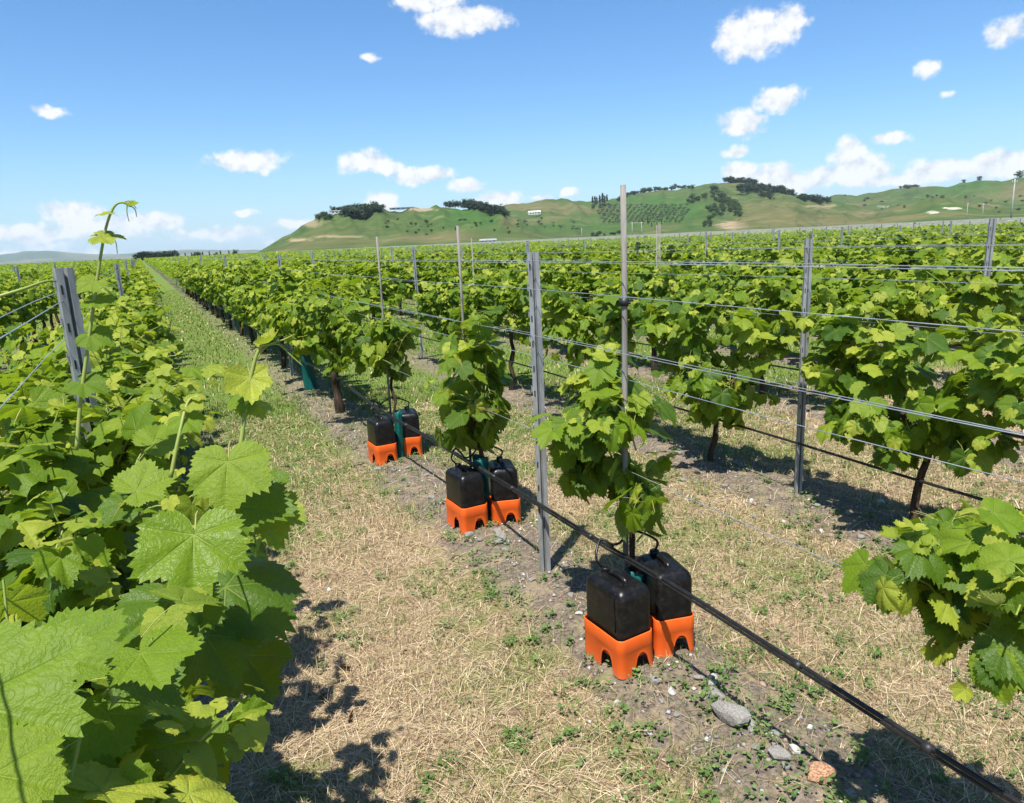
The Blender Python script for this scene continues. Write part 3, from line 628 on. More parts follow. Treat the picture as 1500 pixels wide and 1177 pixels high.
# ---- a vine: shoots with nodes, a leaf at every node
def shoots_for(g, n, y0, y1, z0, length, spread, up=1.0, droop=.9, xoff=0.0, zj=.06, yj=.45):
    out = []
    for k in range(n):
        y = y0+(y1-y0)*(k+.5+g.uniform(-.4, .4))/n; L = length*g.uniform(.6, 1.25); st = .046; m = max(4, int(L/st))
        side = 1 if k % 2 else -1
        d = np.array([side*abs(g.normal())*spread+g.normal()*.2, g.normal()*yj, up]); d /= np.linalg.norm(d)
        p = np.array([xoff+g.normal()*.03, y, z0+g.normal()*zj]); pts = [p.copy()]
        for i in range(m):
            t = i/m; d = d+np.array([g.normal()*.10, g.normal()*.12, -droop*t*.22]); d /= np.linalg.norm(d); p = p+d*st; pts.append(p.copy())
        out.append(pts)
    return out
def leaves_from(g, shoots, size, zc, young=.22, dens=1.0, minz=.40, inside=0.0, axis0=None, axis1=None):
    """list of (pos, side, tip, normal, size, tint)"""
    out = []; sx = np.array([s_[0] for sh in shoots for s_ in sh])
    for sh in shoots:
        m = len(sh)
        for i in range(1, m):
            t = i/(m-1)
            for rep in range(1 if g.uniform() < .62 else 2):
                if g.uniform() > dens: continue
                p = sh[i]; d = sh[i]-sh[i-1]
                ang = g.uniform(0, 6.28); out_d = np.array([math.cos(ang), math.sin(ang)*.8, g.normal()*.25+.1])
                radial = np.array([p[0]*1.4, 0, max(-.3, (p[2]-zc))]); radial = radial/(np.linalg.norm(radial)+.12)
                out_d = out_d*.8+radial*.9; out_d /= np.linalg.norm(out_d)
                s = size*g.uniform(.68, 1.18)*(1-.62*max(0, (t-.62)/.38)**1.2)
                pos = p+out_d*s*.62
                if pos[2] < minz+g.uniform(-.05, .12): continue
                nrm = np.array([0, 0, .38])+out_d*.75+SUN_DIR*.38+g.normal(size=3)*.40
                tip = out_d*.45+np.array([0, 0, -1.0])+g.normal(size=3)*.40
                sd, tp, n = frame(tip, nrm)
                tint = .41+.25*g.normal()+.22*(pos[2]-zc)  # height term paints the upper leaves brighter, as if in sun
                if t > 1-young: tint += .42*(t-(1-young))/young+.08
                out.append((pos, sd, tp, n, s, float(np.clip(tint, .02, .98)), t > .93))
    return out
def joined_leaves(name, leaves, tpls, mat=None):
    Vs = []; Fs = []; Us = []; Ts = []; b = 0
    for i, (pos, sd, tp, n, s, tint, yg) in enumerate(leaves):
        V, F, UV, nf = tpls[i % len(tpls)]; Mx = np.stack([sd, tp, n], 0)*s
        Vs.append(V@Mx+pos); Fs.append(F+b); Us.append(UV); Ts.append(np.full(len(V), tint)); b += len(V)
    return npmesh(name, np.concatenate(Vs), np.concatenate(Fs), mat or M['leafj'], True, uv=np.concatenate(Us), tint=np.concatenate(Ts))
def leaf_object(parent, l, lod, young=None):
    pos, sd, tp, n, s, tint, yg = l
    me = random.choice(LEAF_YNG) if (yg and lod == 'hi') else random.choice(LEAF_HI if lod == 'hi' else LEAF_MID)
    o = bpy.data.objects.new('leaf', me); COL.objects.link(o); o.parent = parent
    wx = s*random.uniform(.82, 1.14)*random.choice((-1, 1)) if False else s*random.uniform(.82, 1.14)
    o.matrix_basis = Matrix(((sd[0]*wx, tp[0]*s, n[0]*s, pos[0]), (sd[1]*wx, tp[1]*s, n[1]*s, pos[1]), (sd[2]*wx, tp[2]*s, n[2]*s, pos[2]), (0, 0, 0, 1)))
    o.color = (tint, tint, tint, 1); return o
def trunk_path(g, h, lean=.04, n=7):
    pts = [np.array([0, 0, -.05])]; p = np.array([0., 0., 0.])
    for i in range(n):
        p = p+np.array([g.normal()*lean*.35, g.normal()*lean*.35, h/n]); pts.append(p.copy())
    return pts
def add_trunk(e, g, h, r, mat, arms=(.8, .8)):
    pts = trunk_path(g, h); rad = [r*1.35]+[r*(1.05-.35*i/len(pts))*g.uniform(.88, 1.16) for i in range(len(pts)-1)]
    rad[-1] *= 1.1; MB().tube(bez(pts, 3), np.interp(np.linspace(0, 1, 3*(len(pts)-1)+1), np.linspace(0, 1, len(pts)), rad), 9).build('trunk', mat, e)
    top = pts[-1]
    for s, L in zip((-1, 1), arms):
        if L <= 0: continue
        c = [top, top+np.array([g.normal()*.01, s*.10, .05])]
        for k in range(4): c.append(top+np.array([g.normal()*.015, s*(.1+(k+1)*L/4*.9), .07+g.normal()*.015]))
        MB().tube(bez(c, 3), np.linspace(r*.62, .006, 3*(len(c)-1)+1), 7).build('cane', M['cane'], e)
    return top
def add_shoots(e, shoots, sides=5, r=.0042):
    mb = MB()
    for sh in shoots: mb.tube(sh, np.linspace(r, r*.45, len(sh)), sides, False)
    o = mb.build('shoots', M['shoot'], e); o['kind'] = 'stuff'; return o

def rich_vine(seed, x, y, label, group=None, lod='mid', n=22, half=.88, z0=.70, length=.55, spread=.75, size=.125, minz=.42, zc=.85, trunk=(.66, .03), bark='bark', extra=0, up=1.0, droop=.9, nmax=300, dens=1.0, cat='grapevine', arms=(.8, .8), y0=None, y1=None, young=.22, post=None, keep=None, zj=.06, skirt=6):
    g = np.random.default_rng(seed); random.seed(seed)
    e = empty('grapevine', (x, y, gz(x, y)), label, cat, group)
    add_trunk(e, g, trunk[0], trunk[1], M[bark], arms)
    sh = shoots_for(g, n, -half if y0 is None else y0, half if y1 is None else y1, z0, length, spread, up, droop, zj=zj)
    lv = leaves_from(g, sh, size, zc, young, dens, minz)
    if keep is not None:
        lv = [l for l in lv if keep(l[0])]
        def cut(s_):
            out = [s_[0]]
            for p in s_[1:]:
                if not keep(p): break
                out.append(p)
            return out
        sh = [c for c in map(cut, sh) if len(c) > 1]
    if skirt:
        sk = shoots_for(g, skirt, (-half if y0 is None else y0)*.8, (half if y1 is None else y1)*.8, z0-.04, .30, 1.0, -.35, .9, zj=.05)
        if keep is not None: sk = [c for c in map(cut, sk) if len(c) > 1]
        sh = sh+sk; lv += [l for l in leaves_from(g, sk, size*.95, zc, .08, 1.0, minz) if keep is None or keep(l[0])]
    add_shoots(e, sh)
    base = np.array([x, y, gz(x, y)])
    # the leaves that show largest (outer and near ones) are single leaves, the rest one massed part
    def vis(l):
        q = base+l[0]; return l[4]/np.linalg.norm(q-CAMP)*(1+.6*abs(l[0][0])+.5*(l[0][2]-.5))
    lv.sort(key=vis, reverse=True)
    for l in lv[:nmax]: leaf_object(e, l, lod)
    rest = list(lv[nmax:])
    if extra:
        sh2 = shoots_for(g, extra, -half if y0 is None else y0, half if y1 is None else y1, z0, length*.8, spread*.7, up, droop, zj=zj); rest += [l for l in leaves_from(g, sh2, size*.9, zc, .1, 1, minz) if keep is None or keep(l[0])]
    if rest:
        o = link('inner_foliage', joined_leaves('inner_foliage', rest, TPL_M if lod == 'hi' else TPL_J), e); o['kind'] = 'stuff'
    return e

# ------------------------------------------------------------------ the vineyard
ORD = ['first', 'second', 'third', 'fourth', 'fifth', 'sixth', 'seventh', 'eighth', 'ninth', 'tenth', 'eleventh', 'twelfth', 'thirteenth', 'fourteenth', 'fifteenth', 'sixteenth', 'seventeenth', 'eighteenth', 'nineteenth', 'twentieth', 'twenty-first', 'twenty-second', 'twenty-third', 'twenty-fourth', 'twenty-fifth']
def rowname(k):
    if k == 0: return 'the jerrycan row'
    if k == -1: return 'the row left of the grass path'
    if k > 0: return 'the %s row behind the jerrycans' % ORD[k-1]
    return 'the %s row left of the path-side row' % ORD[-k-2]
def in_view(x, y, z=.9, m=160):
    px, py, zc = project((x, y, z)); return zc > .2 and -m < px < PW+m and py < PH+900
# hand-set vines nearest the camera -------------------------------------------------
def clear(yy):
    def f(p):
        q = p+np.array([rowx(-1), yy, 0.05]); lim = .25-.34*max(0, .82-q[2])+.05*math.sin(q[1]*5)-.12*min(1, max(0, (q[1]-2.6)/2))
        if q[1] < 1.45: lim = min(lim, .02+.12*(q[1]-.6))
        return np.linalg.norm(q-CAMP) > .66 and q[0] < lim and q[2] < 1.33+.025*min(q[1], 5)+.05*math.sin(q[1]*9)
    return f
ROWL_Y = [0.15, 1.75, 3.5, 5.2, 6.9, 8.6]
vine_left = []
for i, yy in enumerate(ROWL_Y):
    lab = ['grapevine with the largest leaves, two before the leaning post left of the path', 'grapevine just before the leaning steel post in the row left of the grass path', 'grapevine just past the leaning steel post in the row left of the grass path',
           'second grapevine past the leaning steel post in the row left of the grass path', 'third grapevine past the leaning steel post in the row left of the grass path', 'fourth grapevine past the leaning steel post in the row left of the grass path'][i]
    vine_left.append(rich_vine(900+i, rowx(-1), yy, lab, None, 'hi' if i < 3 else 'mid', n=54, half=.95, z0=.76, zj=.12, length=.64, spread=.72, size=.104 if i else .098, minz=.30, zc=.85, extra=26, skirt=10, nmax=300, keep=clear(yy), droop=.75))
def oval(p, y0, ry, z0, rz, rx=.42): return ((p[1]-y0)/ry)**2+((p[2]-z0)/rz)**2+(p[0]/rx)**2 < 1.0
rich_vine(920, rowx(0), .42, 'grapevine with low spreading leaves beyond the near end of the black irrigation pipe', None, 'hi', n=24, z0=.80, length=.34, spread=.6, size=.108, minz=.58, zc=.85, y0=.24, y1=.78, arms=(.6, .7), trunk=(.72, .022), extra=8, droop=1.6, skirt=5, keep=lambda p: .56 < p[2] < 1.08-.45*abs(p[1]-.40) and p[1] < .68 and abs(p[0]) < .30)
rich_vine(921, rowx(0)+.02, 2.30, 'young grapevine tied to the tall stake between the nearest pair of jerrycans', None, 'hi', n=22, z0=.76, zj=.16, zc=.85, length=.34, spread=.5, size=.135, minz=.44, y0=-.10, y1=.42, arms=(0, .3), trunk=(.62, .014), extra=1, droop=1.5, skirt=4, keep=lambda p: oval(p, .17+.32*(p[2]-.8), .31, .84, .42, .28))
rich_vine(922, rowx(0)+.02, 3.88, 'young upright grapevine between the second pair of jerrycans', None, 'hi', n=24, z0=.82, zj=.22, zc=.9, length=.40, spread=.42, size=.130, minz=.42, y0=-.20, y1=.28, arms=(.2, .25), trunk=(.66, .016), extra=1, droop=1.1, skirt=4, keep=lambda p: oval(p, .06-.25*(p[2]-.9), .31, .90, .54, .27))
rich_vine(923, rowx(0)+.02, 5.55, 'young slim grapevine between the farthest pair of jerrycans', None, 'mid', n=15, z0=.80, zc=.9, length=.34, spread=.45, size=.115, minz=.48, y0=-.12, y1=.40, arms=(0, .4), trunk=(.66, .013), extra=5, skirt=3, keep=lambda p: p[2] < 1.18)
ROW_Y = {0: [7.45, 9.25], 1: [.72, 2.38, 3.98, 5.65, 7.35, 9.1]}
rich_vine(930, rowx(0), 7.45, 'old thick-trunked grapevine past the farthest jerrycans in the jerrycan row', None, 'mid', n=32, half=1.05, z0=.80, zj=.1, length=.52, spread=.62, minz=.52, size=.115, extra=16, trunk=(.70, .042), keep=lambda p: p[2] < 1.36)
for yy, lab, n_ in ((.70, 'grapevine two places before the first steel post in the first row behind the jerrycans', 20), (2.36, 'grapevine just before the first steel post in the first row behind the jerrycans', 22), (3.98, 'grapevine just past the first steel post in the first row behind the jerrycans', 23), (5.65, 'second grapevine past the first steel post in the first row behind the jerrycans', 22)):
    rich_vine(int(940+yy*10), rowx(1), yy, lab, None, 'hi' if yy < 5 else 'mid', n=n_+8, half=.74, skirt=14 if yy < 5 else 3, z0=.72, zj=.15, length=.48, spread=.62, minz=.30 if yy < 5 else .58, size=.125, extra=16, trunk=(.58, .022), droop=1.1, keep=lambda p: p[2] < 1.27 and abs(p[1]) < .30+.62*(p[2]-.30))
# remaining vines -------------------------------------------------------------------
placed = {(-1, round(y, 1)) for y in ROWL_Y}
cand = []
for k in range(-22, 23):
    ph = {-1: ROWL_Y[-1]+1.72, 0: 9.2, 1: 7.32}.get(k, None)
    y = ph if ph is not None else -1.0+1.7*((k*.37) % 1)
    while y < 320:
        x = rowx(k); d = math.hypot(x, y)
        if in_view(x, y, .9, 190) and d < 300 and not (k == 1 and 9.8 < y < 11.4): cand.append((d, k, x, y))
        y += 1.70
cand.sort()
N_IND = 288
MIDV = []
for s in range(8):
    g = np.random.default_rng(500+s); sh = shoots_for(g, 34, -.88, .88, .82, .62, .58, droop=.7, zj=.12); lv = leaves_from(g, sh, .122, .85, .30, 1.0, .50)+leaves_from(g, shoots_for(g, 20, -.88, .88, .74, .42, .5), .12, .85, .1, 1.0, .42)+leaves_from(g, shoots_for(g, 8, -.7, .7, .70, .28, 1.0, -.35), .12, .85, .1, 1.0, .38)
    lv = [l for l in lv if l[0][2] < 1.52]
    MIDV.append((joined_leaves('foliage', lv, TPL_J), trunk_path(g, .66)))
TRUNKS = []
for s, (_, tp) in enumerate(MIDV):
    for bk in ('bark', 'bark_red'): TRUNKS.append(MB().tube(tp, np.linspace(.040, .028, len(tp)), 7).mesh('trunk', M[bk]))
cnt = {}
for i, (d, k, x, y) in enumerate(cand[:N_IND]):
    y += random.gauss(0, .06)
    gap = random.random()
    if d < 9.3 and k not in (-2, -3):
        c_ = cnt.get(k, 0); cnt[k] = c_+1
        big = random.uniform(.85, 1.05)
        rich_vine(1000+i, x, y, '%s grapevine %s in %s' % (ORD[c_], 'along the near stretch' if k not in (-1, 0) else 'past the near vines', rowname(k)), None, 'mid', n=int(31*big), half=.84, skirt=3, z0=.82, zj=.12, length=.60*big, spread=.60, droop=.75, size=.115, minz=.55, extra=16, trunk=(.66, .028), keep=(lambda p: p[2] < 1.26) if k == 0 else (lambda p: p[2] < 1.50))
        continue
    s = random.randrange(8); e = empty('grapevine', (x, y, gz(x, y)), 'leafy grapevine on the farther stretch of %s' % rowname(k), 'grapevine', 'grapevines along %s' % rowname(k))
    f = random.choice((0, math.pi)); sc = random.uniform(.86, 1.04)
    o = link('foliage', MIDV[s][0], e); o['kind'] = 'stuff'; o.rotation_euler = (0, 0, f+random.gauss(0, .05)); o.scale = (sc*random.uniform(.85, 1.1), random.uniform(.92, 1.05), sc)
    link('trunk', TRUNKS[2*s+(1 if k <= -2 else 0)], e).rotation_euler = (0, 0, random.uniform(0, 6))
# the rest of the block as one mass: fewer and larger leaf faces with distance
rest = cand[N_IND:]
g = np.random.default_rng(77); PX = []; PS = []; TT = []
for (d, k, x, y) in rest:
    n, s = (150, .15) if d < 50 else ((70, .22) if d < 90 else ((32, .33) if d < 160 else (16, .48)))
    yy = y+g.uniform(-.9, .9, n); a = g.uniform(-.1, math.pi+.1, n); rad = np.sqrt(g.uniform(.25, 1, n))
    xx = x+np.cos(a)*.50*rad; zz = .80+np.sin(a)*.64*rad*(1+.25*(fbm(yy*1.3, np.full(n, x), 3, 2)-.5)) + (g.uniform(0, 1, n) > .95)*g.uniform(0, .22, n)
    PX.append(np.stack([xx, yy, zz], 1)); PS.append(np.full(n, s)*g.uniform(.7, 1.2, n)); TT.append(np.clip(.44+.22*g.normal(size=n)+.35*(zz-1.05), .02, .98))  # tint brightens with height, sunlit row tops put into the colour
PX = np.concatenate(PX); PS = np.concatenate(PS); TT = np.concatenate(TT); n = len(PX)
nr_ = np.array([0, 0, .8])+SUN_DIR*.4+g.normal(size=(n, 3))*.5; nr_ /= np.linalg.norm(nr_, axis=1)[:, None]
tp_ = g.normal(size=(n, 3))+np.array([0, 0, -.5]); tp_ -= nr_*(tp_*nr_).sum(1)[:, None]; tp_ /= np.linalg.norm(tp_, axis=1)[:, None]; sd_ = np.cross(tp_, nr_)
V0, F0, U0, _ = TPL_Q[0]
VV = PX[:, None, :]+PS[:, None, None]*(V0[None, :, 0:1]*sd_[:, None]+V0[None, :, 1:2]*tp_[:, None]+V0[None, :, 2:3]*nr_[:, None])
FF = (np.arange(n)[:, None, None]*4+F0[None]).reshape(-1, 3)
tag(link('vineyard_rows', npmesh('vineyard_rows', VV.reshape(-1, 3), FF, M['leafj'], True, uv=np.tile(U0, (n, 1)), tint=np.repeat(TT, 4))), 'far green vine rows stretching to the foot of the hills', 'vine rows', None, 'stuff')
print('far leaves', n, 'cand', len(cand), 'last individual at', cand[min(N_IND, len(cand)-1)][0])

# ---- foremost leaves and tall shoots of the path-side row, placed by hand
def local(e, p): return np.asarray(p)-np.array(e.location)
def hero_leaf(e, j, t, d, tint, face=.6, young=False, me=None, dt=None):
    J = at_dist(*j, d); T = at_dist(*t, dt or d); L = np.linalg.norm(T-J); view = CAMP-J; view /= np.linalg.norm(view)
    n = view*face+np.array([0, 0, 1-face])+SUN_DIR*.25; sd, tp, nn = frame(T-J, n)
    s = L/.78; o = bpy.data.objects.new('leaf', me or (LEAF_YNG[0] if young else random.choice(LEAF_HI))); COL.objects.link(o); o.parent = e; p = local(e, J)
    o.matrix_basis = Matrix(((sd[0]*s, tp[0]*s, nn[0]*s, p[0]), (sd[1]*s, tp[1]*s, nn[1]*s, p[1]), (sd[2]*s, tp[2]*s, nn[2]*s, p[2]), (0, 0, 0, 1))); o.color = (tint,)*3+(1,); return o
def hero_shoot(e, pts, r0, r1, name='shoot', mat='shoot', sides=8):
    P = bez([local(e, at_dist(x, y, d)) for (x, y, d) in pts], 6); MB().tube(P, np.linspace(r0, r1, len(P)), sides).build(name, M[mat], e)
random.seed(5); v0, v1 = vine_left[0], vine_left[1]
for a in [((333, 677), (333, 757), 1.32, .62, .75), ((284, 784), (288, 892), 1.22, .5, .65), ((345, 740), (425, 775), 1.36, .25, .4), ((395, 745), (410, 810), 1.40, .72, .5), ((-50, 1030), (112, 1090), .84, .50, .6), ((80, 960), (175, 1000), .95, .40, .5),
          ((185, 1035), (270, 1060), 1.10, .22, .55), ((-10, 1135), (92, 1168), .80, .6, .5), ((250, 880), (262, 985), 1.25, .2, .5), ((330, 860), (415, 935), 1.40, .15, .5), ((300, 930), (345, 1010), 1.36, .2, .5), 
          ((200, 720), (255, 690), 1.55, .6, .5), ((90, 1075), (160, 1140), .98, .3, .5), ((260, 1090), (275, 1177), 1.3, .15, .5), ((360, 960), (400, 1030), 1.5, .12, .5), ((225, 650), (268, 610), 1.9, .55, .4)]:
    hero_leaf(v1 if a[2] > 1.2 else v0, a[0], a[1], a[2], a[3], a[4])
hero_shoot(v1, [(338, 735, 1.36), (350, 670, 1.36), (357, 620, 1.36), (366, 560, 1.36), (376, 520, 1.36), (386, 505, 1.36)], .0048, .0026)
hero_shoot(v1, [(384, 507, 1.36), (408, 505, 1.36), (425, 520, 1.36), (443, 536, 1.36)], .0016, .0010, 'tendril'); hero_shoot(v1, [(374, 530, 1.36), (390, 508, 1.36), (415, 498, 1.36), (432, 490, 1.37)], .0018, .0010, 'tendril')
hero_leaf(v1, (366, 552), (374, 596), 1.36, .97, .85, True); hero_leaf(v1, (362, 590), (380, 622), 1.38, .72, .3); hero_leaf(v1, (359, 585), (338, 606), 1.37, .5, .3, me=LEAF_HI[1]); hero_leaf(v1, (385, 505), (372, 503), 1.36, .98, .6, True, LEAF_YNG[1]); hero_leaf(v1, (388, 503), (410, 511), 1.36, .98, .3, True, LEAF_YNG[2])
hero_shoot(v1, [(112, 660, 1.75), (118, 590, 1.75), (127, 520, 1.75), (137, 450, 1.75), (146, 385, 1.75), (155, 335, 1.75), (166, 305, 1.75), (178, 297, 1.75), (192, 303, 1.75)], .0042, .0018)
for a in [((145, 346), (183, 360), .80, .3), ((148, 342), (165, 332), .85, .5), ((160, 312), (138, 318), .9, .2), ((137, 440), (168, 462), .45, .35), ((136, 412), (120, 436), .62, .5), ((132, 490), (165, 512), .35, .6), ((122, 560), (155, 585), .3, .5)]:
    hero_leaf(v1, a[0], a[1], 1.75, a[2], a[3])
for q in ([(186, 299, 1.75), (186, 312, 1.75), (189, 325, 1.75)], [(192, 302, 1.75), (198, 308, 1.75), (200, 318, 1.75)], [(180, 297, 1.75), (190, 295, 1.75), (200, 306, 1.75)], [(150, 340, 1.75), (168, 352, 1.75), (172, 372, 1.75)]): hero_shoot(v1, q, .0014, .0008, 'tendril', sides=5)
hero_leaf(v1, (191, 302), (202, 312), 1.75, .95, .2, True, LEAF_YNG[1])
hero_shoot(v0, [(-20, 440, 1.7), (30, 425, 1.7), (65, 413, 1.72), (82, 412, 1.74)], .0038, .002); hero_shoot(v1, [(250, 700, 1.5), (262, 640, 1.5), (275, 590, 1.52), (292, 580, 1.52)], .004, .002)
for a in [((275, 592), (296, 606), .8, .5), ((268, 612), (290, 640), .5, .5), ((288, 580), (300, 588), .95, .4)]: hero_leaf(v1, a[0], a[1], 1.52, a[2], a[3])

# ------------------------------------------------------------------ steel posts, stakes, wires
def post_mesh(hooks=True, H=1.67):
    pl = [(-.026, .016), (-.028, -.012), (-.007, -.014), (-.004, .006), (.004, .006), (.007, -.014), (.028, -.012), (.026, .016)]
    t = .0028; n = len(pl); P = np.array(pl); out = []
    for i in range(n):
        d = P[min(i+1, n-1)]-P[max(i-1, 0)]; d /= np.linalg.norm(d); out.append(P[i]+np.array([-d[1], d[0]])*t)
    ring = [tuple(p) for p in P]+[tuple(p) for p in out[::-1]]
    mb = MB(); mb.loft([[(x, y, z) for (x, y) in ring] for z in (-.25, .6, 1.2, H)])
    return mb.mesh('trellis_post', M['steel'], False)
POST = post_mesh()
def hook_mesh():
    mb = MB()
    for k in range(9):
        for s in (-1, 1): mb.box((s*.0305, .004, .62+k*.125), (.006, .010, .022)); mb.box((s*.0335, .004, .634+k*.125), (.002, .010, .012))
    return mb.mesh('wire_hooks', M['steel'], False)
HOOKS = hook_mesh()
def slot_mesh():
    mb = MB()
    for k in range(11): mb.box((-.0185, -.0139, .35+k*.125), (.006, .0016, .03))
    return mb.mesh('slots', M['clip'], False)
SLOTS = slot_mesh()
posts = {}
for k in range(-10, 23):
    c_ = 0
    for n in range(9):
        x = rowx(k); y = 3.05+.09*k+7.15*n if k >= 0 else 2.85+7.3*n
        d = math.hypot(x, y)
        if d > 48 or not in_view(x, y, 1.5, 30): continue
        near = d < 13; c_ += 1
        lab = '%s galvanised steel trellis post standing in %s' % (ORD[n], rowname(k)) if near else 'distant steel trellis post standing in %s' % rowname(k)
        e = empty('trellis_post', (x+random.gauss(0, .012)+(.03 if (k, n) == (-1, 0) else 0), y, gz(x, y)), lab, 'post', 'steel posts along %s' % rowname(k))
        e.rotation_euler = (random.gauss(0, .010), random.gauss(0, .010)+(-.012 if (k, n) == (-1, 0) else 0), (-.42 if k >= 0 else .25)+random.gauss(0, .12)); e.scale = ((1.0, 1.0) if k == 0 and n == 0 else (.78, .85))+(random.uniform(.96, 1.01),) if (k, n) != (-1, 0) else (1.0, 1.0, 1.0)
        if (k, n) in ((0, 0), (1, 0)): e.rotation_euler = (0, 0, -.42)
        link('profile', POST, e)
        if near: link('wire_hooks', HOOKS, e); link('slots', SLOTS, e)
        posts[(k, n)] = e
M_ = {'tall': (1.91, 2.335, 'tall weathered stake standing between the nearest pair of jerrycans'), 'b': (1.82, 3.98, 'weathered stake behind the vine of the second pair of jerrycans'), 'c': (1.80, 5.62, 'weathered stake behind the vine of the farthest pair of jerrycans')}
for key, (h, y, lab) in M_.items():
    e = empty('wooden_stake', (rowx(0)-.005, y, gz(rowx(0), y)), lab, 'stake')
    r = .0125 if key == 'tall' else .009
    MB().tube([(0, 0, -.08), (.004, .002, h*.4), (.010, .0, h*.75), (.012, .004, h-.03)], [r, r, r*.95, r*.9], 8).build('shaft', M['stake'], e)
    if key == 'tall':
        MB().tube([(.008, .002, 1.42), (.010, .002, 1.45)], .019, 8).build('tie', M['clip'], e); MB().tube([(.003, .0, 1.00), (.003, 0, 1.015)], .0145, 8).build('tie', M['tie'], e)
        for q in range(3): MB().box((.02+.012*q, -.01, 1.43+.01*q), (.022, .006, .008)).build('tie_end', M['clip'], e, smooth=False)
for (k, y, h) in [(1, 8.2, 1.75), (2, 7.1, 1.8), (3, 9.5, 1.85), (4, 12.0, 1.9)]:
    e = empty('wooden_stake', (rowx(k), y, gz(rowx(k), y)), 'thin weathered stake in %s' % rowname(k), 'stake'); MB().tube([(0, 0, -.05), (.006, 0, h)], [.008, .006], 7).build('shaft', M['stake'], e)
WH = {0: [(1.655, -.034), (1.640, .034), (1.52, -.034), (1.30, -.036), (1.292, .036), (1.175, .034), (.80, .0)]}
WN = ['top', 'top', 'second', 'third', 'third', 'fourth', 'low']
names = {0: ['top wire on the path side of', 'top wire on the far side of', 'second highest wire on', 'third highest wire on the path side of', 'third highest wire on the far side of', 'fourth highest wire on', 'lowest fruiting wire along']}
for k in range(-2, 6):
    lst = WH.get(k, [(1.63, -.034), (1.622, .034), (1.45, -.034), (1.20, .034), (.78, 0)]); nm = names.get(k, ['top wire on the near side of', 'top wire on the far side of', 'second wire on', 'third wire on', 'lowest fruiting wire along'])
    for (z, dx), nn_ in zip(lst, nm):
        g = np.random.default_rng(int(1000*z)+k*7+50); yst = -2.0 if k >= 0 else -.9; yv = np.arange(yst, 46.0, .9); y0p = 3.05+.09*k if k >= 0 else 2.75
        span = np.abs(np.sin((yv-y0p)/7.15*math.pi)); sag = g.uniform(.004, .022)
        pts = [(rowx(k)+dx, y, z-sag*s+.002*g.normal()) for y, s in zip(yv, span)]
        if k == -1 and z < 1.3: continue
        o = MB().tube(pts, .0015 if k < 2 else .0010, 5).build('trellis_wire', M['wire']); tag(o, 'galvanised %s %s' % (nn_, rowname(k)), 'wire', 'trellis wires')
# twisted tie on the leaning post
e = posts.get((-1, 0))
# ------------------------------------------------------------------ irrigation pipes
def pipe_path(x, z, seed, y0=-1.2, y1=45, wob=.022):
    yv = np.arange(y0, y1, .3); return [np.array([x+wob*(vnoise(y*.9, seed, 3)-.5)*2, y, z+wob*2*(vnoise(y*.55, seed+5., 4)-.5)]) for y in yv]
PX0 = rowx(0)-.052
pp = pipe_path(PX0, .448, 1.0); e = empty('irrigation_pipe', (PX0, -1.2, 0), 'thick black irrigation pipe strung along the jerrycan row', 'pipe')
L0 = np.array([PX0, -1.2, 0])
MB().tube([p-L0 for p in pp], .0074, 10).build('main_pipe', M['pipe'], e)
for y in (.95, 1.36, 2.02, 2.52, 3.34, 4.2, 5.05, 5.9, 7.1):
    p = np.array([np.interp(y, [q[1] for q in pp], [q[c] for q in pp]) for c in (0, 1, 2)])-L0
    MB().tube([p+(-.002, -.012, -.004), p+(-.002, .012, -.004)], .0138, 10).build('clip', M['clip'], e)
p = np.array([np.interp(3.72, [q[1] for q in pp], [q[c] for q in pp]) for c in (0, 1, 2)])-L0
MB().tube([p+(0, -.16, .002), p+(0, -.12, .001), p+(0, .12, 0), p+(0, .16, 0)], [.008, .0108, .0108, .008], 10).build('coupling', M['clip'], e)
p = np.array([np.interp(6.8, [q[1] for q in pp], [q[c] for q in pp]) for c in (0, 1, 2)])-L0
MB().tube([p+(0, -.12, 0), p+(0, .12, 0)], .0115, 10).build('coupling', M['clip'], e)
o = MB().tube([q+np.array([-.005, 0, -.0122]) for q in pp], .0050, 8).build('drip_line', M['pipe']); tag(o, 'thinner black drip line strapped under the thick pipe of the jerrycan row', 'pipe')
for k in (-2, 1, 2, 3, 4, 5):
    o = MB().tube(pipe_path(rowx(k)-.05, .40, 10.+k, -1.0, 40), .0085, 8).build('drip_line', M['pipe']); tag(o, 'black drip line strung low along %s' % rowname(k), 'pipe', 'drip lines')

# ------------------------------------------------------------------ jerrycans on orange stands
def can_meshes():
    W_, D_, H_ = .163, .240, .315
    def R(w_, d_, r, z): return rrect(w_, d_, r, 6, z)
    lv = [(-.022, .014, 0), (-.006, .020, .004), (0, .024, .014), (0, .024, .240), (-.005, .024, .258), (-.022, .024, .274), (-.046, .022, .283), (-.07, .02, .2865)]
    body = MB(); body.loft([R(W_+a, D_+a, r, z) for (a, r, z) in lv]); bm = body.mesh('body', M['black'])
    hd = MB(); P = bez([(0, -.055, .272), (0, -.050, .290), (0, -.02, .298), (0, .02, .298), (0, .04, .290), (0, .046, .272)], 4)
    hd.tube(P, .0125, 10); hm = hd.mesh('handle', M['black'])
    cp = MB(); cp.tube([(0, .080, .270), (0, .080, .292), (0, .080, .302), (0, .080, .304)], [.021, .021, .020, .017], 18); cm = cp.mesh('cap', M['black'])
    # moulded line across the face
    sm = MB(); sm.loft([R(W_+a, D_+a, .032, z) for (a, z) in ((.0002, .186), (.0012, .188), (.0012, .190), (.0002, .192))], False, False); rm = sm.mesh('seam', M['black'])
    return bm, hm, cm, rm
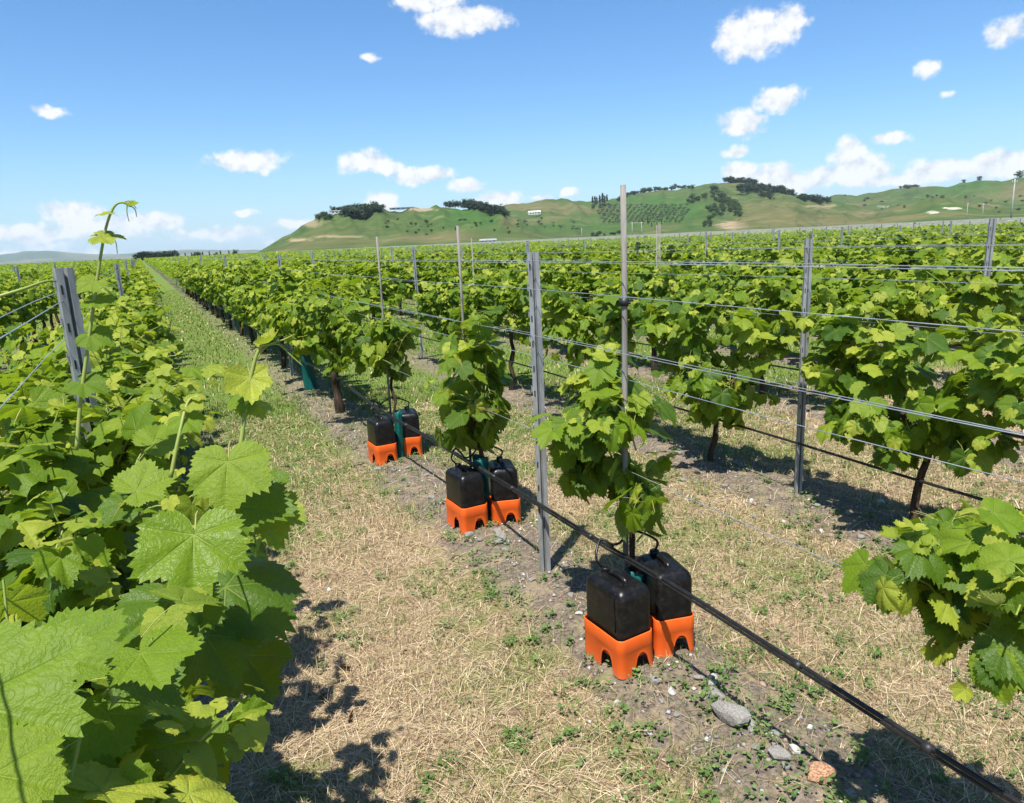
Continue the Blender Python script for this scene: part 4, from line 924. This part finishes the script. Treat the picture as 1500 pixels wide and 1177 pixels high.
def stand_mesh():
    H = .165; W_, D_ = .172, .252; n = 26; mb = MB()
    per = []
    def side(ax, sgn, L):
        for i in range(n): per.append((ax, sgn, (i+.5)/n))
    ring_n = []
    # perimeter parametrised as a fine rounded rectangle
    base = rrect(W_, D_, .026, 6); pts = []
    for i in range(len(base)):
        a, b = np.array(base[i][:2]), np.array(base[(i+1) % len(base)][:2]); L = np.linalg.norm(b-a); m = max(1, int(L/.008))
        for q in range(m): pts.append(a+(b-a)*q/m)
    pts = np.array(pts)
    def arch(p):
        x, y = p; h = 0.0
        for (c, half, top, on) in ((.020, .034, .086, abs(abs(y)-D_/2) < .004), (-.036, .040, .088, abs(abs(x)-W_/2) < .004)):
            if not on: continue
            u = (x if abs(abs(y)-D_/2) < .004 else y)-c
            if abs(u) < half: h = max(h, top*(1-(abs(u)/half)**2.6)**.5)
        return h
    def ring(f, off):
        out = []
        for p in pts:
            q = np.array(p); s = 1+off/np.linalg.norm(q)
            z = f(p); fl = 1+(.10*(1-z/H))*.35
            out.append((q[0]*s*fl, q[1]*s*fl, z))
        return out
    t = -.0035
    outer = [ring(lambda p: arch(p), 0), ring(lambda p: max(arch(p), .105), 0), ring(lambda p: max(arch(p), .110), .0022), ring(lambda p: H-.004, .0022), ring(lambda p: H, .001)]
    inner = [ring(lambda p: H, t+.002), ring(lambda p: H-.004, t+.003), ring(lambda p: max(arch(p), .108), t+.001), ring(lambda p: max(arch(p), .103), t), ring(lambda p: arch(p), t)]
    mb.loft(outer+inner+[outer[0]], False, False)
    fl = rrect(W_-.006, D_-.006, .024, 6, .071); mb.loft([fl, rrect(W_-.006, D_-.006, .024, 6, .076)])
    return mb.mesh('stand', M['orange'], True)
CAN = can_meshes(); STAND = stand_mesh()
CANS = [('nearest', 1.538, 2.215, .05, 0), ('nearest', 1.775, 2.225, -.22, 1), ('second', 1.572, 3.865, .05, 0), ('second', 1.815, 3.84, -.30, 1), ('farthest', 1.545, 5.53, .03, 0), ('farthest', 1.82, 5.64, -.25, 1)]
for (w1, x, y, rz, sd) in CANS:
    z = gz(x, y)-.006; side_ = 'far side' if sd else 'path side'
    o = link('orange_stand', STAND); o.location = (x, y, z); o.rotation_euler = (random.gauss(0, .015), random.gauss(0, .015), rz); tag(o, 'orange plastic arched stand of the %s pair on the %s of its vine' % (w1, side_), 'stand', 'orange stands')
    for p in o.data.polygons: pass
    e = empty('jerrycan', (x, y, z+.0765), 'black plastic jerrycan of the %s pair on the %s of its vine' % (w1, side_), 'jerrycan', 'black jerrycans'); e.rotation_euler = (0, 0, rz+(math.pi if sd else 0)*0)
    for nme, me in zip(('body', 'handle', 'cap', 'seam'), CAN): link(nme, me, e)
    cy = y+.082*math.cos(rz); cx = x-.082*math.sin(rz); ct = z+.0765+.300
    hp = np.array([np.interp(y+.12, [q[1] for q in pp], [q[c] for q in pp]) for c in (0, 1, 2)])
    ctl = [np.array([cx, cy, ct-.01]), np.array([cx+(.02 if sd else -.035), cy+.01, ct+.04]), np.array([(cx*.55+hp[0]*.45)-(0 if sd else .02), cy+.05, max(ct+.085, hp[2]+.055)]), np.array([hp[0]+(.02 if sd else -.02), y+.10, hp[2]+.028]), hp+np.array([0, .06, 0])]
    o = MB().tube(bez(ctl, 6), .0055, 8).build('feeder_hose', M['black']); tag(o, 'thin black feeder hose of the %s jerrycan pair, %s can' % (w1, side_), 'hose', 'feeder hoses')
# cord round the nearest can
x, y, rz = 1.538, 2.215, .05; z = gz(x, y)+.0705
c_ = [(.02, -.03, .294), (-.03, -.075, .288), (-.074, -.085, .262), (-.080, -.09, .20), (-.079, -.092, .11)]
o = MB().tube(bez([(x+a, y+b, z+c) for a, b, c in c_], 5), .0022, 6).build('cord', M['black']); tag(o, 'thin black cord hanging over the nearest jerrycan on the path side', 'cord')
# teal guards
def guard(x, y, h, w_, d_, rz, label, seed, taper=1.0, tilt=0.0):
    g = np.random.default_rng(seed); N = 28; mb = MB(); rings = []; phs = g.uniform(0, 6.28, 3)
    for off in (0, -.003):
        rr_ = []
        for zf in np.linspace(0, 1, 12):
            ring = []
            for k in range(N):
                a = 2*math.pi*k/N; f = 1+.10*math.sin(3*a+phs[0]+2*zf)+.07*math.sin(5*a+phs[1]-3*zf)+.05*math.sin(9*zf+2*a); sc = (1-(1-taper)*zf)
                ring.append(((w_/2+off)*f*math.cos(a)*sc+tilt*zf, (d_/2+off)*f*math.sin(a)*sc, zf*h+.006*math.sin(2*a+phs[2])))
            rr_.append(ring)
        rings.append(rr_)
    mb.loft(rings[0]+rings[1][::-1]+[rings[0][0]], False, False)
    o = mb.build('vine_guard', M['teal'], None, (x, y, gz(x, y)-.02)); o.rotation_euler = (0, 0, rz); tag(o, label, 'vine guard', 'teal vine guards'); return o
guard(rowx(0)+.015, 2.30, .33, .075, .09, 0, 'teal netting guard around the stem between the nearest jerrycans', 1)
guard(rowx(0)+.015, 3.88, .42, .085, .10, .3, 'teal netting guard around the stem between the second jerrycans', 2)
guard(rowx(0)+.01, 5.52, .40, .085, .09, .2, 'teal netting guard around the stem between the farthest jerrycans', 3, .7, .02)
guard(1.68, 9.0, .48, .16, .10, .15, 'standalone bright teal netting guard beside the second steel post', 4, .82, -.03)
e = empty('young_vine', (1.68, 9.0, gz(1.68, 9.0)), 'thin young vine stem inside the standalone teal guard', 'grapevine'); MB().tube([(0, 0, -.03), (.01, 0, .3), (-.02, .01, .72)], [.009, .008, .006], 6).build('trunk', M['cane'], e)

# ------------------------------------------------------------------ grass, straw, weeds, stones on the ground
def scatter(n, rmin, rmax, g, power=1.0):
    """points on the ground inside the view (with a margin), denser near the camera when power < 1"""
    out = []; tot = 0
    while tot < n:
        m = int((n-tot)*2.5)+100
        r = (rmin**(2*power)+(rmax**(2*power)-rmin**(2*power))*g.uniform(size=m))**(1/(2*power)); a = YAW+g.uniform(-.80, .80, m)
        x, y = r*np.sin(a), r*np.cos(a); v = np.stack([x, y, np.zeros(m)], 1)-CAMP; zc = v@FWD
        px = PW/2+FPX*(v@RGT)/zc; py = PH/2-FPX*(v@UPV)/zc
        k = (zc > .1) & (px > -120) & (px < PW+120) & (py < PH+160); out.append(np.stack([x[k], y[k]], 1)); tot += k.sum()
    return np.concatenate(out)[:n]
def fields(P):
    x, y = P[:, 0], P[:, 1]; rd = rowdist(x)
    g1 = fbm(x*1.25+3, y*1.25, 51, 4); g2 = fbm(x*4.0, y*4.0, 61, 3)
    soil = (1-sstep(rd+(fbm(x*5, y*5, 71, 3)-.5)*.5, .19, .40))*(1-.5*sstep(y, 7, 14))
    pathg = sstep(y, 3.0, 8.0)*np.where((x > -.3) & (x < 1.7), .40, .14) + .06*sstep(y, 2.6, 1.6)
    green = sstep(g1*.65+g2*.35+pathg, .45, .55)
    return rd, soil, green, g2
def grass_mesh(name, P, L, Wd, lean, colr, mat, seg2=True, lift=0.0, g=None):
    n = len(P); az_ = g.uniform(0, 6.283, n); z0 = gh(P[:, 0], P[:, 1])-.004+lift
    d = np.stack([np.cos(az_), np.sin(az_), np.zeros(n)], 1); s = np.stack([-np.sin(az_), np.cos(az_), np.zeros(n)], 1)
    B0 = np.stack([P[:, 0], P[:, 1], z0], 1); c1, s1 = np.cos(lean)[:, None], np.sin(lean)[:, None]
    up = np.array([0, 0, 1.0])
    mid = B0+(d*s1*.9+up*c1)*(L*.5)[:, None]; l2 = np.minimum(lean*1.45+.12, 1.60); tip = mid+(d*np.sin(l2)[:, None]+up*np.cos(l2)[:, None])*(L*.5)[:, None]
    tip[:, 2] = np.maximum(tip[:, 2], z0+.004); mid[:, 2] = np.maximum(mid[:, 2], z0+.004)
    w0 = s*(Wd*.5)[:, None]
    V = np.stack([B0-w0, B0+w0, mid-w0*.8, mid+w0*.8, tip], 1).reshape(-1, 3)
    b = np.arange(n)[:, None]*5; F = np.concatenate([b+np.array([[0, 1, 3]]), b+np.array([[0, 3, 2]]), b+np.array([[2, 3, 4]])], 1).reshape(-1, 3)
    return npmesh(name, V, F, mat, False, color=np.repeat(colr, 5, 0))
def palette(g, n, cols, jit=.12):
    c = np.array(cols)[g.integers(0, len(cols), n)]; return np.clip(c*(1+g.normal(size=(n, 1))*jit+g.normal(size=(n, 3))*.03), .004, .9)
STRAW = [(0.50, 0.385, 0.225), (0.42, 0.32, 0.18), (0.62, 0.50, 0.33), (0.33, 0.23, 0.135), (0.22, 0.145, 0.090), (0.52, 0.42, 0.28), (0.17, 0.115, 0.072)]
GREEN = [(0.100, 0.175, 0.026), (0.135, 0.210, 0.036), (0.170, 0.220, 0.048), (0.080, 0.140, 0.028), (0.23, 0.25, 0.075)]
g = np.random.default_rng(11)
def add_grass(name, label, n, r0_, r1_, Lr, Wr, leanr, kind, power=.6, mat='straw'):
    P = scatter(n, r0_, r1_, g, power); rd, soil, green, g2 = fields(P); u = g.uniform(size=n)
    if kind == 'lying': keep = u < np.clip(.30+.55*(1-soil)+.35*g2-.45*green, .15, 1)*np.where(soil > .5, .42, 1)
    elif kind == 'dry': keep = u < (1-soil*.93)*np.clip(1.0-green*.8, .12, 1)*sstep(fbm(P[:, 0]*2.6, P[:, 1]*2.6, 91, 3), .30, .62)
    else: keep = u < np.clip(green+.06, 0, 1)*(1-soil*.72)
    if r0_ > 5: keep &= (P[:, 0] < 14) & ~((P[:, 0] < -.1) & (P[:, 1] > 6) & (u > .5))
    P = P[keep]; n = len(P); L = g.uniform(*Lr, n)*g.uniform(.6, 1.1, n); W_ = g.uniform(*Wr, n); dd = np.hypot(P[:, 0], P[:, 1]); W_ = W_*np.clip(dd/3.5, .9, 6); ln = g.uniform(*leanr, n)
    if kind == 'green': col = palette(g, n, GREEN); m = (g.uniform(size=n) < .22-.14*sstep(P[:, 1], 4, 9))[:, None]; col = np.where(m, palette(g, n, STRAW), col)
    else: col = palette(g, n, STRAW, .18)
    o = link(name, grass_mesh(name, P, L, W_, ln, col, M[mat], g=g)); tag(o, label, 'grass', None, 'stuff')
add_grass('straw_litter', 'loose dry straw lying over the vineyard floor', 150000, .9, 8.0, (.05, .20), (.0016, .0034), (1.15, 1.56), 'lying', .55)
add_grass('dry_grass', 'short dry upright grass between the vine rows', 120000, .9, 9.0, (.03, .10), (.0016, .0030), (.1, 1.0), 'dry', .55)
add_grass('green_grass', 'patches of short green grass between the vine rows', 190000, .9, 9.0, (.02, .075), (.0018, .0036), (.1, 1.1), 'green', .55, 'grass')
add_grass('far_dry_grass', 'dry grass farther along the alleys', 90000, 8.0, 34.0, (.05, .12), (.0024, .0045), (.1, 1.1), 'dry', .35)
add_grass('far_green_grass', 'green grass farther along the alleys', 170000, 8.0, 42.0, (.03, .09), (.0026, .0048), (.1, 1.1), 'green', .30, 'grass')
# low weeds: small round leaves in rosettes
P = scatter(3600, .9, 9.0, g, .5); rd, soil, green, g2 = fields(P); P = P[(g.uniform(size=len(P)) < .10+.50*green+.26*soil*(g2 > .5))]
V = []; F = []; C = []
for (x, y) in P:
    z = gz(x, y); m = g.integers(8, 26); R_ = g.uniform(.02, .065); cc = np.array([(0.085, 0.155, 0.035), (0.115, 0.19, 0.05), (0.14, 0.20, 0.065)])[g.integers(3)]
    for _ in range(m):
        a = g.uniform(0, 6.28); r = R_*math.sqrt(g.uniform()); p = np.array([x+r*math.cos(a), y+r*math.sin(a), z+g.uniform(.004, .035)]); s = g.uniform(.005, .012); t = np.array([math.cos(a), math.sin(a), g.uniform(-.3, .5)]); q = np.array([-math.sin(a), math.cos(a), g.normal()*.3]); b = len(V)
        V += [p-t*s, p+q*s*.7, p+t*s, p-q*s*.7]; F.append((b, b+1, b+2, b+3)); C += [cc*g.uniform(.7, 1.25)]*4
tag(link('low_weeds', npmesh('low_weeds', np.array(V), np.array(F), M['grass'], False, color=np.array(C))), 'low round-leaved weeds scattered on the soil', 'weeds', None, 'stuff')
# stones
def stone_mesh(seed, mat, sub=2):
    import bmesh
    g_ = np.random.default_rng(seed); bm = bmesh.new(); bmesh.ops.create_icosphere(bm, subdivisions=sub, radius=.5)
    cut = [g_.normal(size=3) for _ in range(9)]; cut = [c/np.linalg.norm(c) for c in cut]; dd = g_.uniform(.24, .44, 9)
    for v in bm.verts:
        p = np.array(v.co)
        for c, d in zip(cut, dd):
            k = p@c-d
            if k > 0: p = p-c*k*.97
        p = p*(1+.025*g_.normal()); v.co = p
    me = bpy.data.meshes.new('stone'); bm.to_mesh(me); bm.free(); me.materials.append(mat); me.polygons.foreach_set('use_smooth', np.full(len(me.polygons), False)); return me
ST = [stone_mesh(k, M['stone']) for k in range(5)]; STP = [stone_mesh(10+k, M['stone_pale']) for k in range(3)]; STR = [stone_mesh(20+k, M['stone_red']) for k in range(2)]
def ground_at(px, py):
    v = ray(px, py); t = (-.03-EYE+.06)/v[2]; return CAMP+v*((0.03-EYE)/v[2])
def stone(px, py, L, asp, me, label, group=None, rz=None):
    p = ground_at(px, py); z = gz(p[0], p[1]); o = link('stone', me); o.location = (p[0], p[1], z+L*asp[1]*.22); o.scale = (L, L*asp[0], L*asp[1]); o.rotation_euler = (random.gauss(0, .15), random.gauss(0, .15), random.uniform(0, 6.28) if rz is None else rz); tag(o, label, 'stone', group); return o
random.seed(3)
stone(1072, 1062, .20, (.50, .42), ST[0], 'large long grey stone on the soil strip beside the pipe shadow', None, 1.75); stone(1200, 1150, .125, (.62, .5), STR[0], 'rust-brown stone on the soil strip beyond the large grey stone', None, 2.3)
for (x_, y_, L_, me_, rz_, lb_) in [(1046, 1030, .11, ST[1], 1.6, 'flat grey slab beside the large long grey stone, nearer the cans'), (1100, 1075, .09, ST[2], .8, 'angular grey slab tucked behind the large long grey stone'), (1140, 1120, .10, ST[3], 1.9, 'angular grey slab before the small whitish stone'), (735, 796, .12, ST[4], 1.2, 'flat grey slab in front of the second pair of orange stands')]: stone(x_, y_, L_, (.6, .42), me_, lb_, None, rz_)
stone(1042, 1006, .075, (.7, .55), STP[0], 'pale pinkish stone just past the large grey stone'); stone(1164, 1112, .055, (.7, .6), STP[1], 'small whitish stone beside the rust-brown stone'); stone(984, 1020, .05, (.8, .6), STP[2], 'small whitish stone in front of the nearest orange stands')
G1 = 'grey river stone on the soil strip under the jerrycan row'
for (x, y, L) in [(1020, 1002, .05), (1095, 1058, .05), (990, 1045, .035), (970, 1030, .03), (955, 1010, .05), (1135, 1085, .04), (848, 912, .05), (860, 925, .045), (838, 880, .055), (732, 790, .075), (728, 803, .085), (690, 790, .07), (745, 815, .06), (755, 830, .04), (770, 845, .035), (655, 735, .05), (633, 730, .07), (640, 745, .06), (600, 690, .06), (552, 690, .06), (575, 695, .05),
                  (700, 800, .05), (780, 855, .04), (745, 800, .05), (760, 850, .03), (815, 870, .04), (625, 700, .05), (1150, 1135, .035), (1110, 1105, .04), (1050, 1085, .03), (905, 1020, .03), (1240, 1177, .05), (520, 640, .06), (498, 630, .06), (480, 590, .06)]:
    stone(x+random.gauss(0, 2), y+random.gauss(0, 2), L*random.uniform(.8, 1.2), (random.uniform(.55, .9), random.uniform(.45, .65)), random.choice(ST+STP[:1]), G1, 'stones under the jerrycan row')
for (x, y, L) in [(993, 672, .10), (1105, 735, .06), (1110, 755, .05), (1125, 745, .05), (1060, 715, .05), (1195, 745, .06), (1205, 775, .05), (1260, 790, .05), (1240, 760, .06), (1290, 735, .06), (975, 690, .05), (1000, 700, .05), (1150, 760, .04), (1085, 690, .06), (690, 525, .09), (940, 620, .07), (1320, 800, .05), (660, 540, .07)]:
    stone(x+random.gauss(0, 2), y+random.gauss(0, 2), L*random.uniform(.8, 1.2), (random.uniform(.55, .9), random.uniform(.45, .65)), random.choice(ST+STP[:1]), 'grey stone on the soil strip of the first row behind the jerrycans', 'stones under the next row')
# pebbles
P = scatter(9000, .9, 9.0, g, .5); rd = rowdist(P[:, 0]); P = P[g.uniform(size=len(P)) < np.exp(-(rd/.24)**2)*.85+.02]
n = len(P); S = g.uniform(.004, .016, n)*(1+.6*(g.uniform(size=n) > .93)); O8 = np.array([[1, 0, 0], [0, 1, 0], [-1, 0, 0], [0, -1, 0], [0, 0, 1], [0, 0, -1]]); rz = g.uniform(0, 6.28, n)
oc = O8[None]*S[:, None, None]*np.stack([np.ones(n), g.uniform(.6, 1, n), g.uniform(.4, .7, n)], 1)[:, None]*g.uniform(.8, 1.2, (n, 6, 1))
co, si = np.cos(rz)[:, None], np.sin(rz)[:, None]; V = np.stack([oc[..., 0]*co-oc[..., 1]*si+P[:, 0:1], oc[..., 0]*si+oc[..., 1]*co+P[:, 1:2], oc[..., 2]+(gh(P[:, 0], P[:, 1])+S*.2)[:, None]], -1).reshape(-1, 3)
T8 = np.array([[0, 1, 4], [1, 2, 4], [2, 3, 4], [3, 0, 4], [1, 0, 5], [2, 1, 5], [3, 2, 5], [0, 3, 5]]); F = (np.arange(n)[:, None, None]*6+T8[None]).reshape(-1, 3)
tag(link('pebbles', npmesh('pebbles', V, F, M['pebble'], True, color=np.repeat(palette(g, n, [(0.25, 0.235, 0.21), (0.35, 0.33, 0.30), (0.20, 0.17, 0.14), (0.43, 0.41, 0.37), (0.28, 0.21, 0.16)], .15), 6, 0))), 'small pebbles and gravel on the soil strips', 'gravel', None, 'stuff')
# fallen leaves
DL = LEAF_MID[3].copy(); DL.name = 'dead_leaf'; DL.materials.clear(); DL.materials.append(M['dead']); DL.materials.append(M['dead'])
for (x, y, s) in [(505, 975, .045), (475, 1015, .04), (512, 1048, .04), (376, 1066, .055), (1010, 660, .04)]:
    p = ground_at(x, y); o = link('dead_leaf', DL); o.location = (p[0], p[1], gz(p[0], p[1])+.03); o.scale = (s, s, s); o.rotation_euler = (random.gauss(.2, .4), random.gauss(0, .4), random.uniform(0, 6)); tag(o, 'curled rust-brown dead leaf lying on the dry grass', 'dead leaf', 'dead leaves on the path')

# ------------------------------------------------------------------ the air
m, t, out = material('thin_haze'); m.node_tree.nodes.remove(out); out = t.new('ShaderNodeOutputMaterial')
pv = t.new('ShaderNodeVolumePrincipled'); pv.inputs['Color'].default_value = (0.70, 0.86, 1.0, 1); pv.inputs['Density'].default_value = 4.8e-5; pv.inputs['Anisotropy'].default_value = 0.0
t.l.new(pv.outputs[0], out.inputs['Volume'])
hz = MB().box((0, 3000, 169), (33500, 27500, 342)).build('haze', m, smooth=False); tag(hz, 'thin blue summer haze over the plain', 'haze', None, 'stuff')
